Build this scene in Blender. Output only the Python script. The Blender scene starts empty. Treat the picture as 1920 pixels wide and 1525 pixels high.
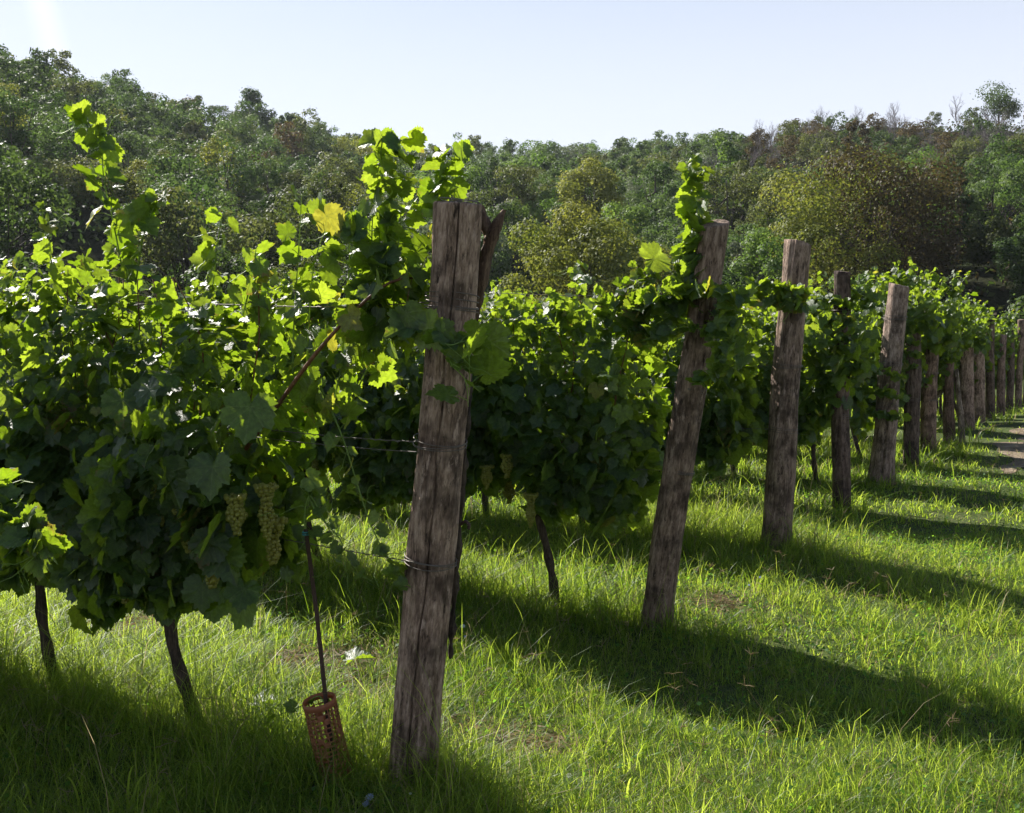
import bpy, math, random
import numpy as np
from mathutils import Vector, Matrix, noise as mnoise
R = math.radians
C = bpy.context.scene.collection
scene = bpy.context.scene

# ------------------------------------------------------------------ camera, sky, sun, exposure
EYE = 1.65
PITCH = R(4.29)
F = 1900.0                                   # focal length in photograph pixels (1920 wide)
cam = bpy.data.objects.new('camera', bpy.data.cameras.new('camera'))
C.objects.link(cam)
cam.location = (0, 0, EYE)
cam.rotation_euler = (R(90) - PITCH, 0, 0)
cam.data.sensor_width = 36
cam.data.lens = F / 1920 * 36
cam.data.clip_start = 0.05
cam.data.clip_end = 3000
scene.camera = cam

SUN_AZ, SUN_EL = R(-39), R(36)               # azimuth left of the view direction
world = bpy.data.worlds.new('World')
scene.world = world
world.use_nodes = True
wn = world.node_tree
sky = wn.nodes.new('ShaderNodeTexSky')
sky.sky_type = 'NISHITA'
sky.sun_disc = False
sky.sun_elevation = SUN_EL
sky.sun_rotation = SUN_AZ
sky.air_density = 1.0
sky.dust_density = 0.35
sky.ozone_density = 2.5
# pale haze veil low in the sky, and one faint bright wisp of cirrus
gen = wn.nodes.new('ShaderNodeTexCoord').outputs['Generated']
sepz = wn.nodes.new('ShaderNodeSeparateXYZ')
wn.links.new(gen, sepz.inputs[0])
veil = wn.nodes.new('ShaderNodeMapRange')
veil.interpolation_type = 'SMOOTHSTEP'
wn.links.new(sepz.outputs[2], veil.inputs[0])
for i_, v_ in ((1, 0.10), (2, 0.64), (3, 0.93), (4, 0.0)): veil.inputs[i_].default_value = v_
vmix = wn.nodes.new('ShaderNodeMix')
vmix.data_type = 'RGBA'
wn.links.new(veil.outputs[0], vmix.inputs[0])
wn.links.new(sky.outputs[0], vmix.inputs[6])
vmix.inputs[7].default_value = (8.0, 8.4, 9.5, 1)
# wisp: a narrow streak about a line in the sky
wis = wn.nodes.new('ShaderNodeVectorMath'); wis.operation = 'DOT_PRODUCT'
wa = Vector((math.sin(R(-25.3)), math.cos(R(-25.3)), math.tan(R(20)))).normalized()
wb = Vector((math.sin(R(-24.0)), math.cos(R(-24.0)), math.tan(R(14.5)))).normalized()
wnrm = wa.cross(wb).normalized()
wis.inputs[1].default_value = wnrm
wn.links.new(gen, wis.inputs[0])
wab = wn.nodes.new('ShaderNodeMath'); wab.operation = 'ABSOLUTE'
wn.links.new(wis.outputs['Value'], wab.inputs[0])
wr = wn.nodes.new('ShaderNodeMapRange'); wr.interpolation_type = 'SMOOTHSTEP'
wn.links.new(wab.outputs[0], wr.inputs[0])
for i_, v_ in ((1, 0.0), (2, 0.018), (3, 0.55), (4, 0.0)): wr.inputs[i_].default_value = v_
wz = wn.nodes.new('ShaderNodeMapRange')
wn.links.new(sepz.outputs[2], wz.inputs[0])
for i_, v_ in ((1, 0.20), (2, 0.36), (3, 0.35), (4, 1.0)): wz.inputs[i_].default_value = v_
wm = wn.nodes.new('ShaderNodeMath'); wm.operation = 'MULTIPLY'
wn.links.new(wr.outputs[0], wm.inputs[0]); wn.links.new(wz.outputs[0], wm.inputs[1])
cmix = wn.nodes.new('ShaderNodeMix'); cmix.data_type = 'RGBA'
wn.links.new(wm.outputs[0], cmix.inputs[0])
wn.links.new(vmix.outputs[2], cmix.inputs[6])
cmix.inputs[7].default_value = (10.5, 10.7, 10.6, 1)
wn.links.new(cmix.outputs[2], wn.nodes['Background'].inputs[0])
wn.nodes['Background'].inputs[1].default_value = 0.05
sun = bpy.data.objects.new('sun', bpy.data.lights.new('sun', 'SUN'))
C.objects.link(sun)
sun.data.energy = 5.0
sun.data.angle = R(0.5)
sun.data.color = (1.0, 0.95, 0.86)
sun.location = (-30, 30, 30)
SUNV = Vector((math.sin(SUN_AZ) * math.cos(SUN_EL), math.cos(SUN_AZ) * math.cos(SUN_EL), math.sin(SUN_EL)))
sun.rotation_euler = SUNV.to_track_quat('Z', 'Y').to_euler()
vs = scene.view_settings
vs.view_transform = 'Standard'
vs.look = 'None'
vs.exposure = 1.22
vs.gamma = 1.0
scene.cycles.max_bounces = 6
scene.cycles.diffuse_bounces = 3
scene.cycles.glossy_bounces = 2
scene.cycles.transmission_bounces = 4
scene.cycles.volume_bounces = 1
scene.cycles.use_denoising = True

# ------------------------------------------------------------------ measuring helpers
FW = Vector((0, math.cos(PITCH), -math.sin(PITCH)))
UP = Vector((0, math.sin(PITCH), math.cos(PITCH)))


def ray(px, py):
    return FW + Vector((1, 0, 0)) * ((px - 960) / F) + UP * ((762.5 - py) / F)


def at_depth(px, py, y):
    d = ray(px, py)
    return Vector((0, 0, EYE)) + d * (y / d.y)


def sstep(a, b, x):
    t = np.clip((x - a) / (b - a), 0, 1)
    return t * t * (3 - 2 * t)


def gz(x, y):
    """height of the vineyard ground"""
    return (-0.35 * sstep(17, 27, y)
            + 0.022 * np.sin(x * 1.7 + 0.6 * y) + 0.016 * np.sin(y * 2.3 - x * 0.9 + 1.0)
            + 0.01 * np.sin(5.1 * x + 1.3) * np.sin(4.3 * y))


def on_ground(px, py):
    p = at_depth(px, py, 5)
    d = ray(px, py)
    t = EYE / -d.z
    for _ in range(6):
        p = Vector((0, 0, EYE)) + d * t
        t = (EYE - float(gz(p.x, p.y))) / -d.z
    return Vector((0, 0, EYE)) + d * t


ROWD = Vector((-math.sin(R(58.9)), math.cos(R(58.9)), 0))        # along a row, away from its end post
HEAD = Vector((math.sin(R(31.1)), math.cos(R(31.1)), 0))         # along the line of end posts
P0 = Vector((-0.33, 3.69, 0))
ROWS = [-0.12, 2.2, 4.45, 6.54, 8.3, 10.2, 11.7, 13.2, 15.4, 17.1, 18.6, 20.6, 22.7, 25.0, 27.4, 29.8]


def row_point(s, t, v=0.0, z=0.0):
    """s along the headland, t into the row, v towards the camera side of the row"""
    p = P0 + HEAD * s + ROWD * t - HEAD * v
    return Vector((p.x, p.y, float(gz(p.x, p.y)) + z))


def on_row(s, px, py, v=0.0):
    """the point of the row's upright plane seen at a pixel"""
    d = ray(px, py)
    q = P0 + HEAD * (s - v)
    n = HEAD
    t = n.dot(q - Vector((0, 0, 0))) / n.dot(d)
    return Vector((0, 0, EYE)) + d * t


def row_local(s, p):
    q = p - (P0 + HEAD * s)
    return q.dot(ROWD), -q.dot(HEAD), p.z


ORD = ['first', 'second', 'third', 'fourth', 'fifth', 'sixth', 'seventh', 'eighth', 'ninth', 'tenth',
       'eleventh', 'twelfth', 'thirteenth', 'fourteenth', 'fifteenth', 'sixteenth', 'seventeenth']

# ------------------------------------------------------------------ scene helpers


def tag(o, label=None, cat=None, group=None, kind=None):
    if label: o['label'] = label
    if cat: o['category'] = cat
    if group: o['group'] = group
    if kind: o['kind'] = kind
    return o


def empty(name, loc, label, cat, group=None):
    o = bpy.data.objects.new(name, None)
    o.empty_display_size = 0.2
    C.objects.link(o)
    o.location = loc
    return tag(o, label, cat, group)


def link(name, me, parent=None, loc=(0, 0, 0)):
    o = bpy.data.objects.new(name, me)
    C.objects.link(o)
    o.parent = parent
    o.location = loc
    return o


def copy_thing(root, loc, rz=None, scale=None, label=None, group=None):
    r = root.copy()
    C.objects.link(r)
    r.location = loc
    if rz is not None: r.rotation_euler = (0, 0, rz)
    if scale is not None: r.scale = scale
    if label: r['label'] = label
    if group: r['group'] = group
    for ch in list(root.children):
        c = ch.copy()
        C.objects.link(c)
        c.parent = r
        for g in ch.children:
            d = g.copy()
            C.objects.link(d)
            d.parent = c
    return r


def np_mesh(name, verts, faces, mats, smooth=True, uv=None, tint=None, midx=None):
    """faces: list of integer arrays (n,k); uv, tint: one value per vertex"""
    me = bpy.data.meshes.new(name)
    verts = np.asarray(verts, dtype=np.float32).reshape(-1, 3)
    faces = [np.asarray(f, dtype=np.int32) for f in faces if len(f)]
    tot = sum(len(f) for f in faces)
    loops = np.concatenate([f.ravel() for f in faces])
    cnt = np.concatenate([np.full(len(f), f.shape[1], np.int32) for f in faces])
    st = np.concatenate([[0], np.cumsum(cnt)[:-1]]).astype(np.int32)
    me.vertices.add(len(verts))
    me.vertices.foreach_set('co', verts.ravel())
    me.loops.add(len(loops))
    me.loops.foreach_set('vertex_index', loops)
    me.polygons.add(tot)
    me.polygons.foreach_set('loop_start', st)
    if smooth:
        me.polygons.foreach_set('use_smooth', np.ones(tot, bool))
    if midx is not None:
        me.polygons.foreach_set('material_index', np.asarray(midx, np.int32))
    if uv is not None:
        l = me.uv_layers.new(name='UVMap')
        l.data.foreach_set('uv', np.asarray(uv, np.float32)[loops].ravel())
    if tint is not None:
        a = me.attributes.new('tint', 'FLOAT', 'POINT')
        a.data.foreach_set('value', np.asarray(tint, np.float32))
    me.update(calc_edges=True)
    for m in (mats if isinstance(mats, (list, tuple)) else [mats]):
        me.materials.append(m)
    return me


class MB:
    """collects tubes and faces in one mesh, with a material index for each face"""
    def __init__(self):
        self.v, self.f, self.m = [], {3: [], 4: []}, {3: [], 4: []}
        self.big, self.bigm = [], []

    def face(self, idx, m=0):
        if len(idx) in (3, 4):
            self.f[len(idx)].append(idx); self.m[len(idx)].append(m)
        else:
            self.big.append(idx); self.bigm.append(m)

    def tube(self, pts, rad, n=8, m=0, cap=True, rough=0.0, rng=None, twist=0.0):
        pts = [Vector(p) for p in pts]
        b = len(self.v)
        ref = Vector((0.31, 0.17, 0.93))
        for i, p in enumerate(pts):
            t = (pts[min(i + 1, len(pts) - 1)] - pts[max(i - 1, 0)]).normalized()
            if abs(t.dot(ref)) > 0.95: ref = Vector((1, 0, 0))
            a = t.cross(ref).normalized()
            c = t.cross(a)
            ref = -a.cross(t) if False else ref
            for k in range(n):
                g = 2 * math.pi * k / n + twist * i
                r = rad[i]
                if rough and rng: r *= 1 + rng.uniform(-rough, rough)
                self.v.append(p + (a * math.cos(g) + c * math.sin(g)) * r)
        for i in range(len(pts) - 1):
            for k in range(n):
                k2 = (k + 1) % n
                self.face((b + i * n + k, b + i * n + k2, b + (i + 1) * n + k2, b + (i + 1) * n + k), m)
        if cap:
            for i in (0, len(pts) - 1):
                self.v.append(pts[i])
                ci = len(self.v) - 1
                for k in range(n):
                    self.face((ci, b + i * n + k, b + i * n + (k + 1) % n), m)

    def add(self, verts, faces, m=0):
        b = len(self.v)
        self.v += [Vector(p) for p in verts]
        for f in faces: self.face(tuple(b + i for i in f), m)

    def build(self, name, mats, smooth=True, tint=None):
        v = np.array([tuple(p) for p in self.v], np.float32)
        fs, ms = [], []
        for k in (3, 4):
            if self.f[k]:
                fs.append(np.array(self.f[k])); ms += self.m[k]
        return np_mesh(name, v, fs, mats, smooth, midx=ms, tint=tint)


def smooth_line(pts, n):
    """Catmull-Rom through the points"""
    pts = [Vector(p) for p in pts]
    out = []
    for i in range(n):
        f = i / (n - 1) * (len(pts) - 1)
        k = min(int(f), len(pts) - 2)
        t = f - k
        p0, p1, p2, p3 = pts[max(k - 1, 0)], pts[k], pts[k + 1], pts[min(k + 2, len(pts) - 1)]
        out.append(0.5 * ((2 * p1) + (p2 - p0) * t + (2 * p0 - 5 * p1 + 4 * p2 - p3) * t * t + (3 * p1 - p0 - 3 * p2 + p3) * t ** 3))
    return out


# ------------------------------------------------------------------ materials
def new_mat(name):
    m = bpy.data.materials.new(name)
    m.use_nodes = True
    nt = m.node_tree
    for n in list(nt.nodes): nt.nodes.remove(n)
    return m, nt


def node(nt, typ, ins=None, **kw):
    n = nt.nodes.new(typ)
    for k, v in kw.items(): setattr(n, k, v)
    for k, v in (ins or {}).items():
        if hasattr(v, 'is_output') or isinstance(v, bpy.types.NodeSocket): nt.links.new(v, n.inputs[k])
        else: n.inputs[k].default_value = v
    return n


def ramp(nt, fac, stops, interp='LINEAR'):
    n = nt.nodes.new('ShaderNodeValToRGB')
    n.color_ramp.interpolation = interp
    while len(n.color_ramp.elements) < len(stops): n.color_ramp.elements.new(0.5)
    for e, (p, c) in zip(n.color_ramp.elements, stops):
        e.position = p
        e.color = (*c, 1) if len(c) == 3 else c
    nt.links.new(fac, n.inputs[0])
    return n.outputs[0]


def mix(nt, a, b, fac, mode='MIX'):
    n = nt.nodes.new('ShaderNodeMix')
    n.data_type = 'RGBA'
    n.blend_type = mode
    for s, v in ((n.inputs[6], a), (n.inputs[7], b), (n.inputs[0], fac)):
        if isinstance(v, bpy.types.NodeSocket): nt.links.new(v, s)
        elif s == n.inputs[0]: s.default_value = v
        else: s.default_value = (*v, 1)
    return n.outputs[2]


def math_n(nt, op, a, b=0.0, c=0.0):
    n = nt.nodes.new('ShaderNodeMath')
    n.operation = op
    for s, v in zip(n.inputs, (a, b, c)):
        if isinstance(v, bpy.types.NodeSocket): nt.links.new(v, s)
        else: s.default_value = v
    return n.outputs[0]


def finish(nt, shader):
    o = nt.nodes.new('ShaderNodeOutputMaterial')
    nt.links.new(shader, o.inputs[0])


def leafy(name, refl, trans, tfac=0.45, rough=0.45, spec=0.5, veins=False, yellow=None, objvar=0.25, bump=0.0):
    """refl, trans: two colours each, picked by the tint attribute of every leaf"""
    m, nt = new_mat(name)
    att = node(nt, 'ShaderNodeAttribute', attribute_name='tint').outputs['Fac']
    oi = node(nt, 'ShaderNodeObjectInfo').outputs['Random']
    t = math_n(nt, 'ADD', att, math_n(nt, 'MULTIPLY', math_n(nt, 'SUBTRACT', oi, 0.5), objvar))
    st_r = [(0.0, refl[0]), (0.85, refl[1])]
    st_t = [(0.0, trans[0]), (0.85, trans[1])]
    if yellow:
        st_r += [(0.93, refl[1]), (0.97, yellow[0])]
        st_t += [(0.93, trans[1]), (0.97, yellow[1])]
    cr = ramp(nt, t, st_r)
    ct = ramp(nt, t, st_t)
    normal = None
    if veins:
        uv = node(nt, 'ShaderNodeUVMap').outputs[0]
        sep = node(nt, 'ShaderNodeSeparateXYZ', {0: uv})
        x, y = math_n(nt, 'ABSOLUTE', sep.outputs[0]), sep.outputs[1]
        lines = math_n(nt, 'MULTIPLY', x, 1.0)
        for ang in (38, 78):
            a = R(ang)
            d = math_n(nt, 'ABSOLUTE', math_n(nt, 'SUBTRACT', math_n(nt, 'MULTIPLY', x, math.cos(a)), math_n(nt, 'MULTIPLY', y, math.sin(a))))
            lines = math_n(nt, 'MINIMUM', lines, d)
        # side veins off the midrib and the lobe ribs
        w = math_n(nt, 'ABSOLUTE', math_n(nt, 'SUBTRACT', math_n(nt, 'FRACT', math_n(nt, 'MULTIPLY', math_n(nt, 'SUBTRACT', y, math_n(nt, 'MULTIPLY', x, 0.8)), 7.0)), 0.5))
        side = math_n(nt, 'ADD', math_n(nt, 'MULTIPLY', w, 0.12), 0.012)
        lines = math_n(nt, 'MINIMUM', lines, side)
        v = ramp(nt, lines, [(0.0, (1, 1, 1)), (0.012, (0.7, 0.7, 0.7)), (0.028, (0, 0, 0))])
        cr = mix(nt, cr, (0.16, 0.22, 0.06), math_n(nt, 'MULTIPLY', v, 0.5))
        ct = mix(nt, ct, (0.30, 0.36, 0.06), math_n(nt, 'MULTIPLY', v, 0.45))
        ob = node(nt, 'ShaderNodeTexCoord').outputs['Object']
        sp = node(nt, 'ShaderNodeTexNoise', {'Vector': ob, 'Scale': 60.0, 'Detail': 4.0, 'Roughness': 0.7}).outputs[0]
        big = node(nt, 'ShaderNodeTexNoise', {'Vector': ob, 'Scale': 5.0, 'Detail': 1.0}).outputs[0]
        edge = math_n(nt, 'ADD', math_n(nt, 'MULTIPLY', node(nt, 'ShaderNodeVectorMath', {0: uv}, operation='LENGTH').outputs['Value'], 0.22), math_n(nt, 'ADD', math_n(nt, 'MULTIPLY', sp, 0.6), math_n(nt, 'MULTIPLY', big, 0.5)))
        brown = ramp(nt, edge, [(0.80, (0, 0, 0)), (0.86, (0.8, 0.8, 0.8))])
        cr = mix(nt, cr, (0.085, 0.05, 0.02), brown)
        ct = mix(nt, ct, (0.34, 0.20, 0.04), brown)
        blot = ramp(nt, sp, [(0.40, (0.62, 0.62, 0.62)), (0.60, (1.12, 1.12, 1.12))])
        cr = mix(nt, cr, blot, 1.0, 'MULTIPLY')
        ct = mix(nt, ct, blot, 0.6, 'MULTIPLY')
        nz = node(nt, 'ShaderNodeTexNoise', {'Vector': uv, 'Scale': 9.0, 'Detail': 2.0}).outputs[0]
        hgt = math_n(nt, 'SUBTRACT', math_n(nt, 'MULTIPLY', nz, 0.9), v)
        normal = node(nt, 'ShaderNodeBump', {'Height': hgt, 'Strength': 0.35, 'Distance': 0.004}).outputs[0]
    p = node(nt, 'ShaderNodeBsdfPrincipled', {'Base Color': cr, 'Roughness': rough, 'Specular IOR Level': spec})
    tr = node(nt, 'ShaderNodeBsdfTranslucent', {'Color': ct})
    if normal:
        nt.links.new(normal, p.inputs['Normal'])
    ms = node(nt, 'ShaderNodeMixShader', {0: tfac, 1: p.outputs[0], 2: tr.outputs[0]})
    finish(nt, ms.outputs[0])
    return m


M = {}
M['vine'] = leafy('vine_leaf', [(0.014, 0.040, 0.016), (0.030, 0.074, 0.020)], [(0.28, 0.46, 0.008), (0.54, 0.70, 0.040)],
                  0.42, 0.45, 0.55, veins=True, yellow=((0.12, 0.13, 0.02), (0.66, 0.62, 0.05)))
M['grass'] = leafy('grass_blade', [(0.036, 0.078, 0.008), (0.085, 0.145, 0.022)], [(0.27, 0.45, 0.018), (0.74, 0.88, 0.10)],
                   0.49, 0.45, 0.25, yellow=((0.26, 0.20, 0.11), (0.44, 0.36, 0.20)), objvar=0)
M['weed'] = leafy('weed_leaf', [(0.03, 0.085, 0.02), (0.05, 0.12, 0.03)], [(0.22, 0.5, 0.03), (0.35, 0.62, 0.05)], 0.42, 0.6, 0.15, objvar=0)


def bark(name, c0, c1, c2, scale=14, bump=0.5, stretch=0.12, moss=None, rough=0.85, own=False):
    m, nt = new_mat(name)
    tc = node(nt, 'ShaderNodeTexCoord').outputs['Object']
    mp = node(nt, 'ShaderNodeMapping', {0: tc, 'Scale': (1, 1, stretch)}).outputs[0]
    n1 = node(nt, 'ShaderNodeTexNoise', {'Vector': mp, 'Scale': scale * 3, 'Detail': 7, 'Roughness': 0.65}).outputs[0]
    n2 = node(nt, 'ShaderNodeTexNoise', {'Vector': tc, 'Scale': scale * 0.35, 'Detail': 4, 'Roughness': 0.6}).outputs[0]
    mp3 = node(nt, 'ShaderNodeMapping', {0: tc, 'Scale': (1, 1, stretch * (1.1 if own else 0.45))}).outputs[0]
    n3 = node(nt, 'ShaderNodeTexNoise', {'Vector': mp3, 'Scale': scale * 9, 'Detail': 5, 'Roughness': 0.7}).outputs[0]
    f = math_n(nt, 'ADD', math_n(nt, 'MULTIPLY', n1, 0.6), math_n(nt, 'MULTIPLY', n3, 0.4))
    col = ramp(nt, f, [(0.36, c0), (0.47, c1), (0.62, c2)])
    col = mix(nt, col, c0, ramp(nt, n2, [(0.47, (0, 0, 0)), (0.62, (0.8, 0.8, 0.8))]))
    if moss:
        sep = node(nt, 'ShaderNodeSeparateXYZ', {0: tc}).outputs[2]
        low = math_n(nt, 'MULTIPLY', ramp(nt, sep, [(0.0, (1, 1, 1)), (0.55, (0, 0, 0))]), n2)
        col = mix(nt, col, moss, low)
    if own:      # every post has weathered to its own tone, with dark blotches and pale worn flakes
        n4 = node(nt, 'ShaderNodeTexNoise', {'Vector': node(nt, 'ShaderNodeMapping', {0: tc, 'Scale': (1, 1, 0.3)}).outputs[0], 'Scale': 30, 'Detail': 8, 'Roughness': 0.75}).outputs[0]
        col = mix(nt, col, (0.50, 0.42, 0.34), ramp(nt, n4, [(0.56, (0, 0, 0)), (0.63, (0.6, 0.6, 0.6))]))
        col = mix(nt, col, (0.022, 0.015, 0.011), ramp(nt, n4, [(0.36, (0.9, 0.9, 0.9)), (0.43, (0, 0, 0))]))
        col = mix(nt, col, node(nt, 'ShaderNodeObjectInfo').outputs['Color'], 1.0, 'MULTIPLY')
    hgt = math_n(nt, 'ADD', math_n(nt, 'MULTIPLY', n1, 1.0), math_n(nt, 'MULTIPLY', n3, 0.6))
    b = node(nt, 'ShaderNodeBump', {'Height': hgt, 'Strength': bump, 'Distance': 0.02 if own else 0.012}).outputs[0]
    p = node(nt, 'ShaderNodeBsdfPrincipled', {'Base Color': col, 'Roughness': rough, 'Normal': b, 'Specular IOR Level': 0.3})
    finish(nt, p.outputs[0])
    return m


M['post'] = bark('weathered_wood', (0.035, 0.024, 0.017), (0.215, 0.162, 0.118), (0.48, 0.395, 0.305), 13, 1.0, 0.2, moss=(0.035, 0.036, 0.02), own=True)
M['post_red'] = bark('broken_wood', (0.03, 0.017, 0.012), (0.10, 0.06, 0.04), (0.24, 0.16, 0.11), 16, 0.8, 0.12)
M['vinebark'] = bark('vine_bark', (0.018, 0.013, 0.010), (0.055, 0.038, 0.027), (0.13, 0.095, 0.07), 26, 1.0, 0.14)
M['cane'] = bark('vine_cane', (0.05, 0.022, 0.012), (0.15, 0.06, 0.03), (0.24, 0.12, 0.06), 40, 0.3, 0.3, rough=0.6)
M['treebark'] = bark('tree_bark', (0.025, 0.02, 0.018), (0.07, 0.055, 0.045), (0.14, 0.12, 0.10), 3, 0.5, 0.2)
M['twig'] = bark('bare_twig', (0.075, 0.06, 0.062), (0.14, 0.115, 0.115), (0.22, 0.19, 0.185), 3, 0.1, 0.3)


def simple(name, col, rough=0.5, metal=0.0, spec=0.5, trans=None, tfac=0.4, nscale=0, namp=0.3):
    m, nt = new_mat(name)
    c = col
    if nscale:
        tc = node(nt, 'ShaderNodeTexCoord').outputs['Object']
        n = node(nt, 'ShaderNodeTexNoise', {'Vector': tc, 'Scale': nscale, 'Detail': 3}).outputs[0]
        c = mix(nt, tuple(x * (1 - namp) for x in col), tuple(min(1, x * (1 + namp)) for x in col), n)
    p = node(nt, 'ShaderNodeBsdfPrincipled', {'Roughness': rough, 'Metallic': metal, 'Specular IOR Level': spec})
    if isinstance(c, bpy.types.NodeSocket): nt.links.new(c, p.inputs['Base Color'])
    else: p.inputs['Base Color'].default_value = (*c, 1)
    sh = p.outputs[0]
    if trans:
        tr = node(nt, 'ShaderNodeBsdfTranslucent', {'Color': (*trans, 1)})
        sh = node(nt, 'ShaderNodeMixShader', {0: tfac, 1: sh, 2: tr.outputs[0]}).outputs[0]
    finish(nt, sh)
    return m


M['wire'] = simple('galvanised_wire', (0.15, 0.13, 0.115), 0.55, 0.6, nscale=60)
M['rust'] = simple('rusty_steel', (0.06, 0.035, 0.025), 0.8, 0.2, nscale=90)
M['tendril'] = simple('green_stem', (0.14, 0.22, 0.04), 0.5, trans=(0.5, 0.65, 0.08), tfac=0.35, nscale=30)
M['grape'] = simple('grape_skin', (0.22, 0.24, 0.055), 0.35, 0, 0.45, trans=(0.72, 0.62, 0.10), tfac=0.42, nscale=45, namp=0.35)
M['guard'] = simple('orange_plastic_net', (0.32, 0.15, 0.085), 0.6, 0, 0.3, trans=(0.85, 0.40, 0.18), tfac=0.4, nscale=25)
M['tie'] = simple('teal_plastic_tie', (0.02, 0.16, 0.15), 0.4)
M['flower'] = simple('chicory_petal', (0.45, 0.50, 0.85), 0.6, trans=(0.5, 0.55, 0.9), tfac=0.4, nscale=20, namp=0.1)
M['white'] = simple('white_petal', (0.72, 0.74, 0.70), 0.6, trans=(0.7, 0.72, 0.66), tfac=0.4)
M['dryleaf'] = simple('fallen_leaf', (0.20, 0.13, 0.075), 0.8, trans=(0.35, 0.24, 0.12), tfac=0.3, nscale=12)

TONES = {   # reflect pair, transmit pair
    'dark': ([(0.026, 0.050, 0.020), (0.060, 0.090, 0.036)], [(0.08, 0.15, 0.03), (0.17, 0.26, 0.05)]),
    'olive': ([(0.048, 0.064, 0.024), (0.100, 0.115, 0.048)], [(0.15, 0.20, 0.04), (0.28, 0.31, 0.08)]),
    'mid': ([(0.045, 0.080, 0.032), (0.090, 0.130, 0.055)], [(0.13, 0.24, 0.05), (0.25, 0.36, 0.09)]),
    'yellow': ([(0.12, 0.15, 0.03), (0.23, 0.24, 0.055)], [(0.34, 0.38, 0.05), (0.50, 0.50, 0.09)]),
    'golden': ([(0.085, 0.110, 0.020), (0.165, 0.185, 0.040)], [(0.30, 0.38, 0.045), (0.46, 0.46, 0.075)]),
    'russet': ([(0.052, 0.040, 0.022), (0.095, 0.066, 0.036)], [(0.12, 0.10, 0.03), (0.21, 0.15, 0.06)]),
    'silver': ([(0.10, 0.125, 0.085), (0.20, 0.23, 0.17)], [(0.14, 0.18, 0.09), (0.24, 0.28, 0.16)]),
    'fresh': ([(0.055, 0.105, 0.028), (0.105, 0.165, 0.045)], [(0.20, 0.36, 0.05), (0.34, 0.50, 0.09)]),
}
for k, (a, b) in TONES.items():
    M['t_' + k] = leafy('foliage_' + k, [(c[0] * 0.90, c[1] * 0.90, c[2] * 0.80) for c in a], [(c[0] * 0.88, c[1] * 0.9, c[2] * 0.75) for c in b], 0.32, 0.6, 0.15, objvar=0.5)

# ground and soil
m, nt = new_mat('meadow_soil')
tc = node(nt, 'ShaderNodeTexCoord').outputs['Object']
n1 = node(nt, 'ShaderNodeTexNoise', {'Vector': tc, 'Scale': 1.3, 'Detail': 6}).outputs[0]
n2 = node(nt, 'ShaderNodeTexNoise', {'Vector': tc, 'Scale': 35, 'Detail': 5}).outputs[0]
c1 = ramp(nt, n2, [(0.3, (0.035, 0.045, 0.018)), (0.5, (0.06, 0.085, 0.022)), (0.7, (0.12, 0.11, 0.055))])
c2 = ramp(nt, n1, [(0.42, (0, 0, 0)), (0.62, (1, 1, 1))])
col = mix(nt, c1, (0.06, 0.085, 0.022), c2)
b = node(nt, 'ShaderNodeBump', {'Height': n2, 'Strength': 0.8, 'Distance': 0.02}).outputs[0]
finish(nt, node(nt, 'ShaderNodeBsdfPrincipled', {'Base Color': col, 'Roughness': 0.95, 'Normal': b, 'Specular IOR Level': 0.1}).outputs[0])
M['ground'] = m
m, nt = new_mat('track_soil')
tc = node(nt, 'ShaderNodeTexCoord').outputs['Object']
n1 = node(nt, 'ShaderNodeTexNoise', {'Vector': tc, 'Scale': 4, 'Detail': 8, 'Roughness': 0.7}).outputs[0]
n2 = node(nt, 'ShaderNodeTexVoronoi', {'Vector': tc, 'Scale': 38}).outputs[0]
col = ramp(nt, n1, [(0.35, (0.10, 0.075, 0.05)), (0.55, (0.22, 0.17, 0.12)), (0.75, (0.34, 0.29, 0.23))])
b = node(nt, 'ShaderNodeBump', {'Height': n2, 'Strength': 0.7, 'Distance': 0.02}).outputs[0]
finish(nt, node(nt, 'ShaderNodeBsdfPrincipled', {'Base Color': col, 'Roughness': 0.95, 'Normal': b, 'Specular IOR Level': 0.15}).outputs[0])
M['track'] = m
m, nt = new_mat('hill_soil')
tc = node(nt, 'ShaderNodeTexCoord').outputs['Object']
n1 = node(nt, 'ShaderNodeTexNoise', {'Vector': tc, 'Scale': 0.12, 'Detail': 9, 'Roughness': 0.7}).outputs[0]
n2 = node(nt, 'ShaderNodeTexNoise', {'Vector': tc, 'Scale': 2.0, 'Detail': 6, 'Roughness': 0.7}).outputs[0]
col = mix(nt, ramp(nt, n1, [(0.35, (0.022, 0.028, 0.016)), (0.65, (0.06, 0.048, 0.038))]), (0.03, 0.042, 0.018), n2)
b = node(nt, 'ShaderNodeBump', {'Height': n2, 'Strength': 1.0, 'Distance': 0.6}).outputs[0]
finish(nt, node(nt, 'ShaderNodeBsdfPrincipled', {'Base Color': col, 'Roughness': 1.0, 'Normal': b, 'Specular IOR Level': 0.0}).outputs[0])
M['hill'] = m

# ------------------------------------------------------------------ hill heights
SKYX = [-800, -400, 0, 130, 200, 330, 460, 600, 700, 780, 900, 1000, 1100, 1200, 1300, 1400, 1500, 1600, 1750, 1860, 1920, 2300, 2800]
SKYY = [45, 60, 90, 100, 130, 168, 196, 232, 252, 268, 274, 276, 276, 262, 248, 230, 207, 198, 198, 180, 190, 210, 260]
RIDX = [-800, 0, 400, 800, 1100, 1400, 1920, 2800]
RIDR = [150, 155, 175, 225, 235, 215, 190, 190]
FOOT = 46.0


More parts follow.
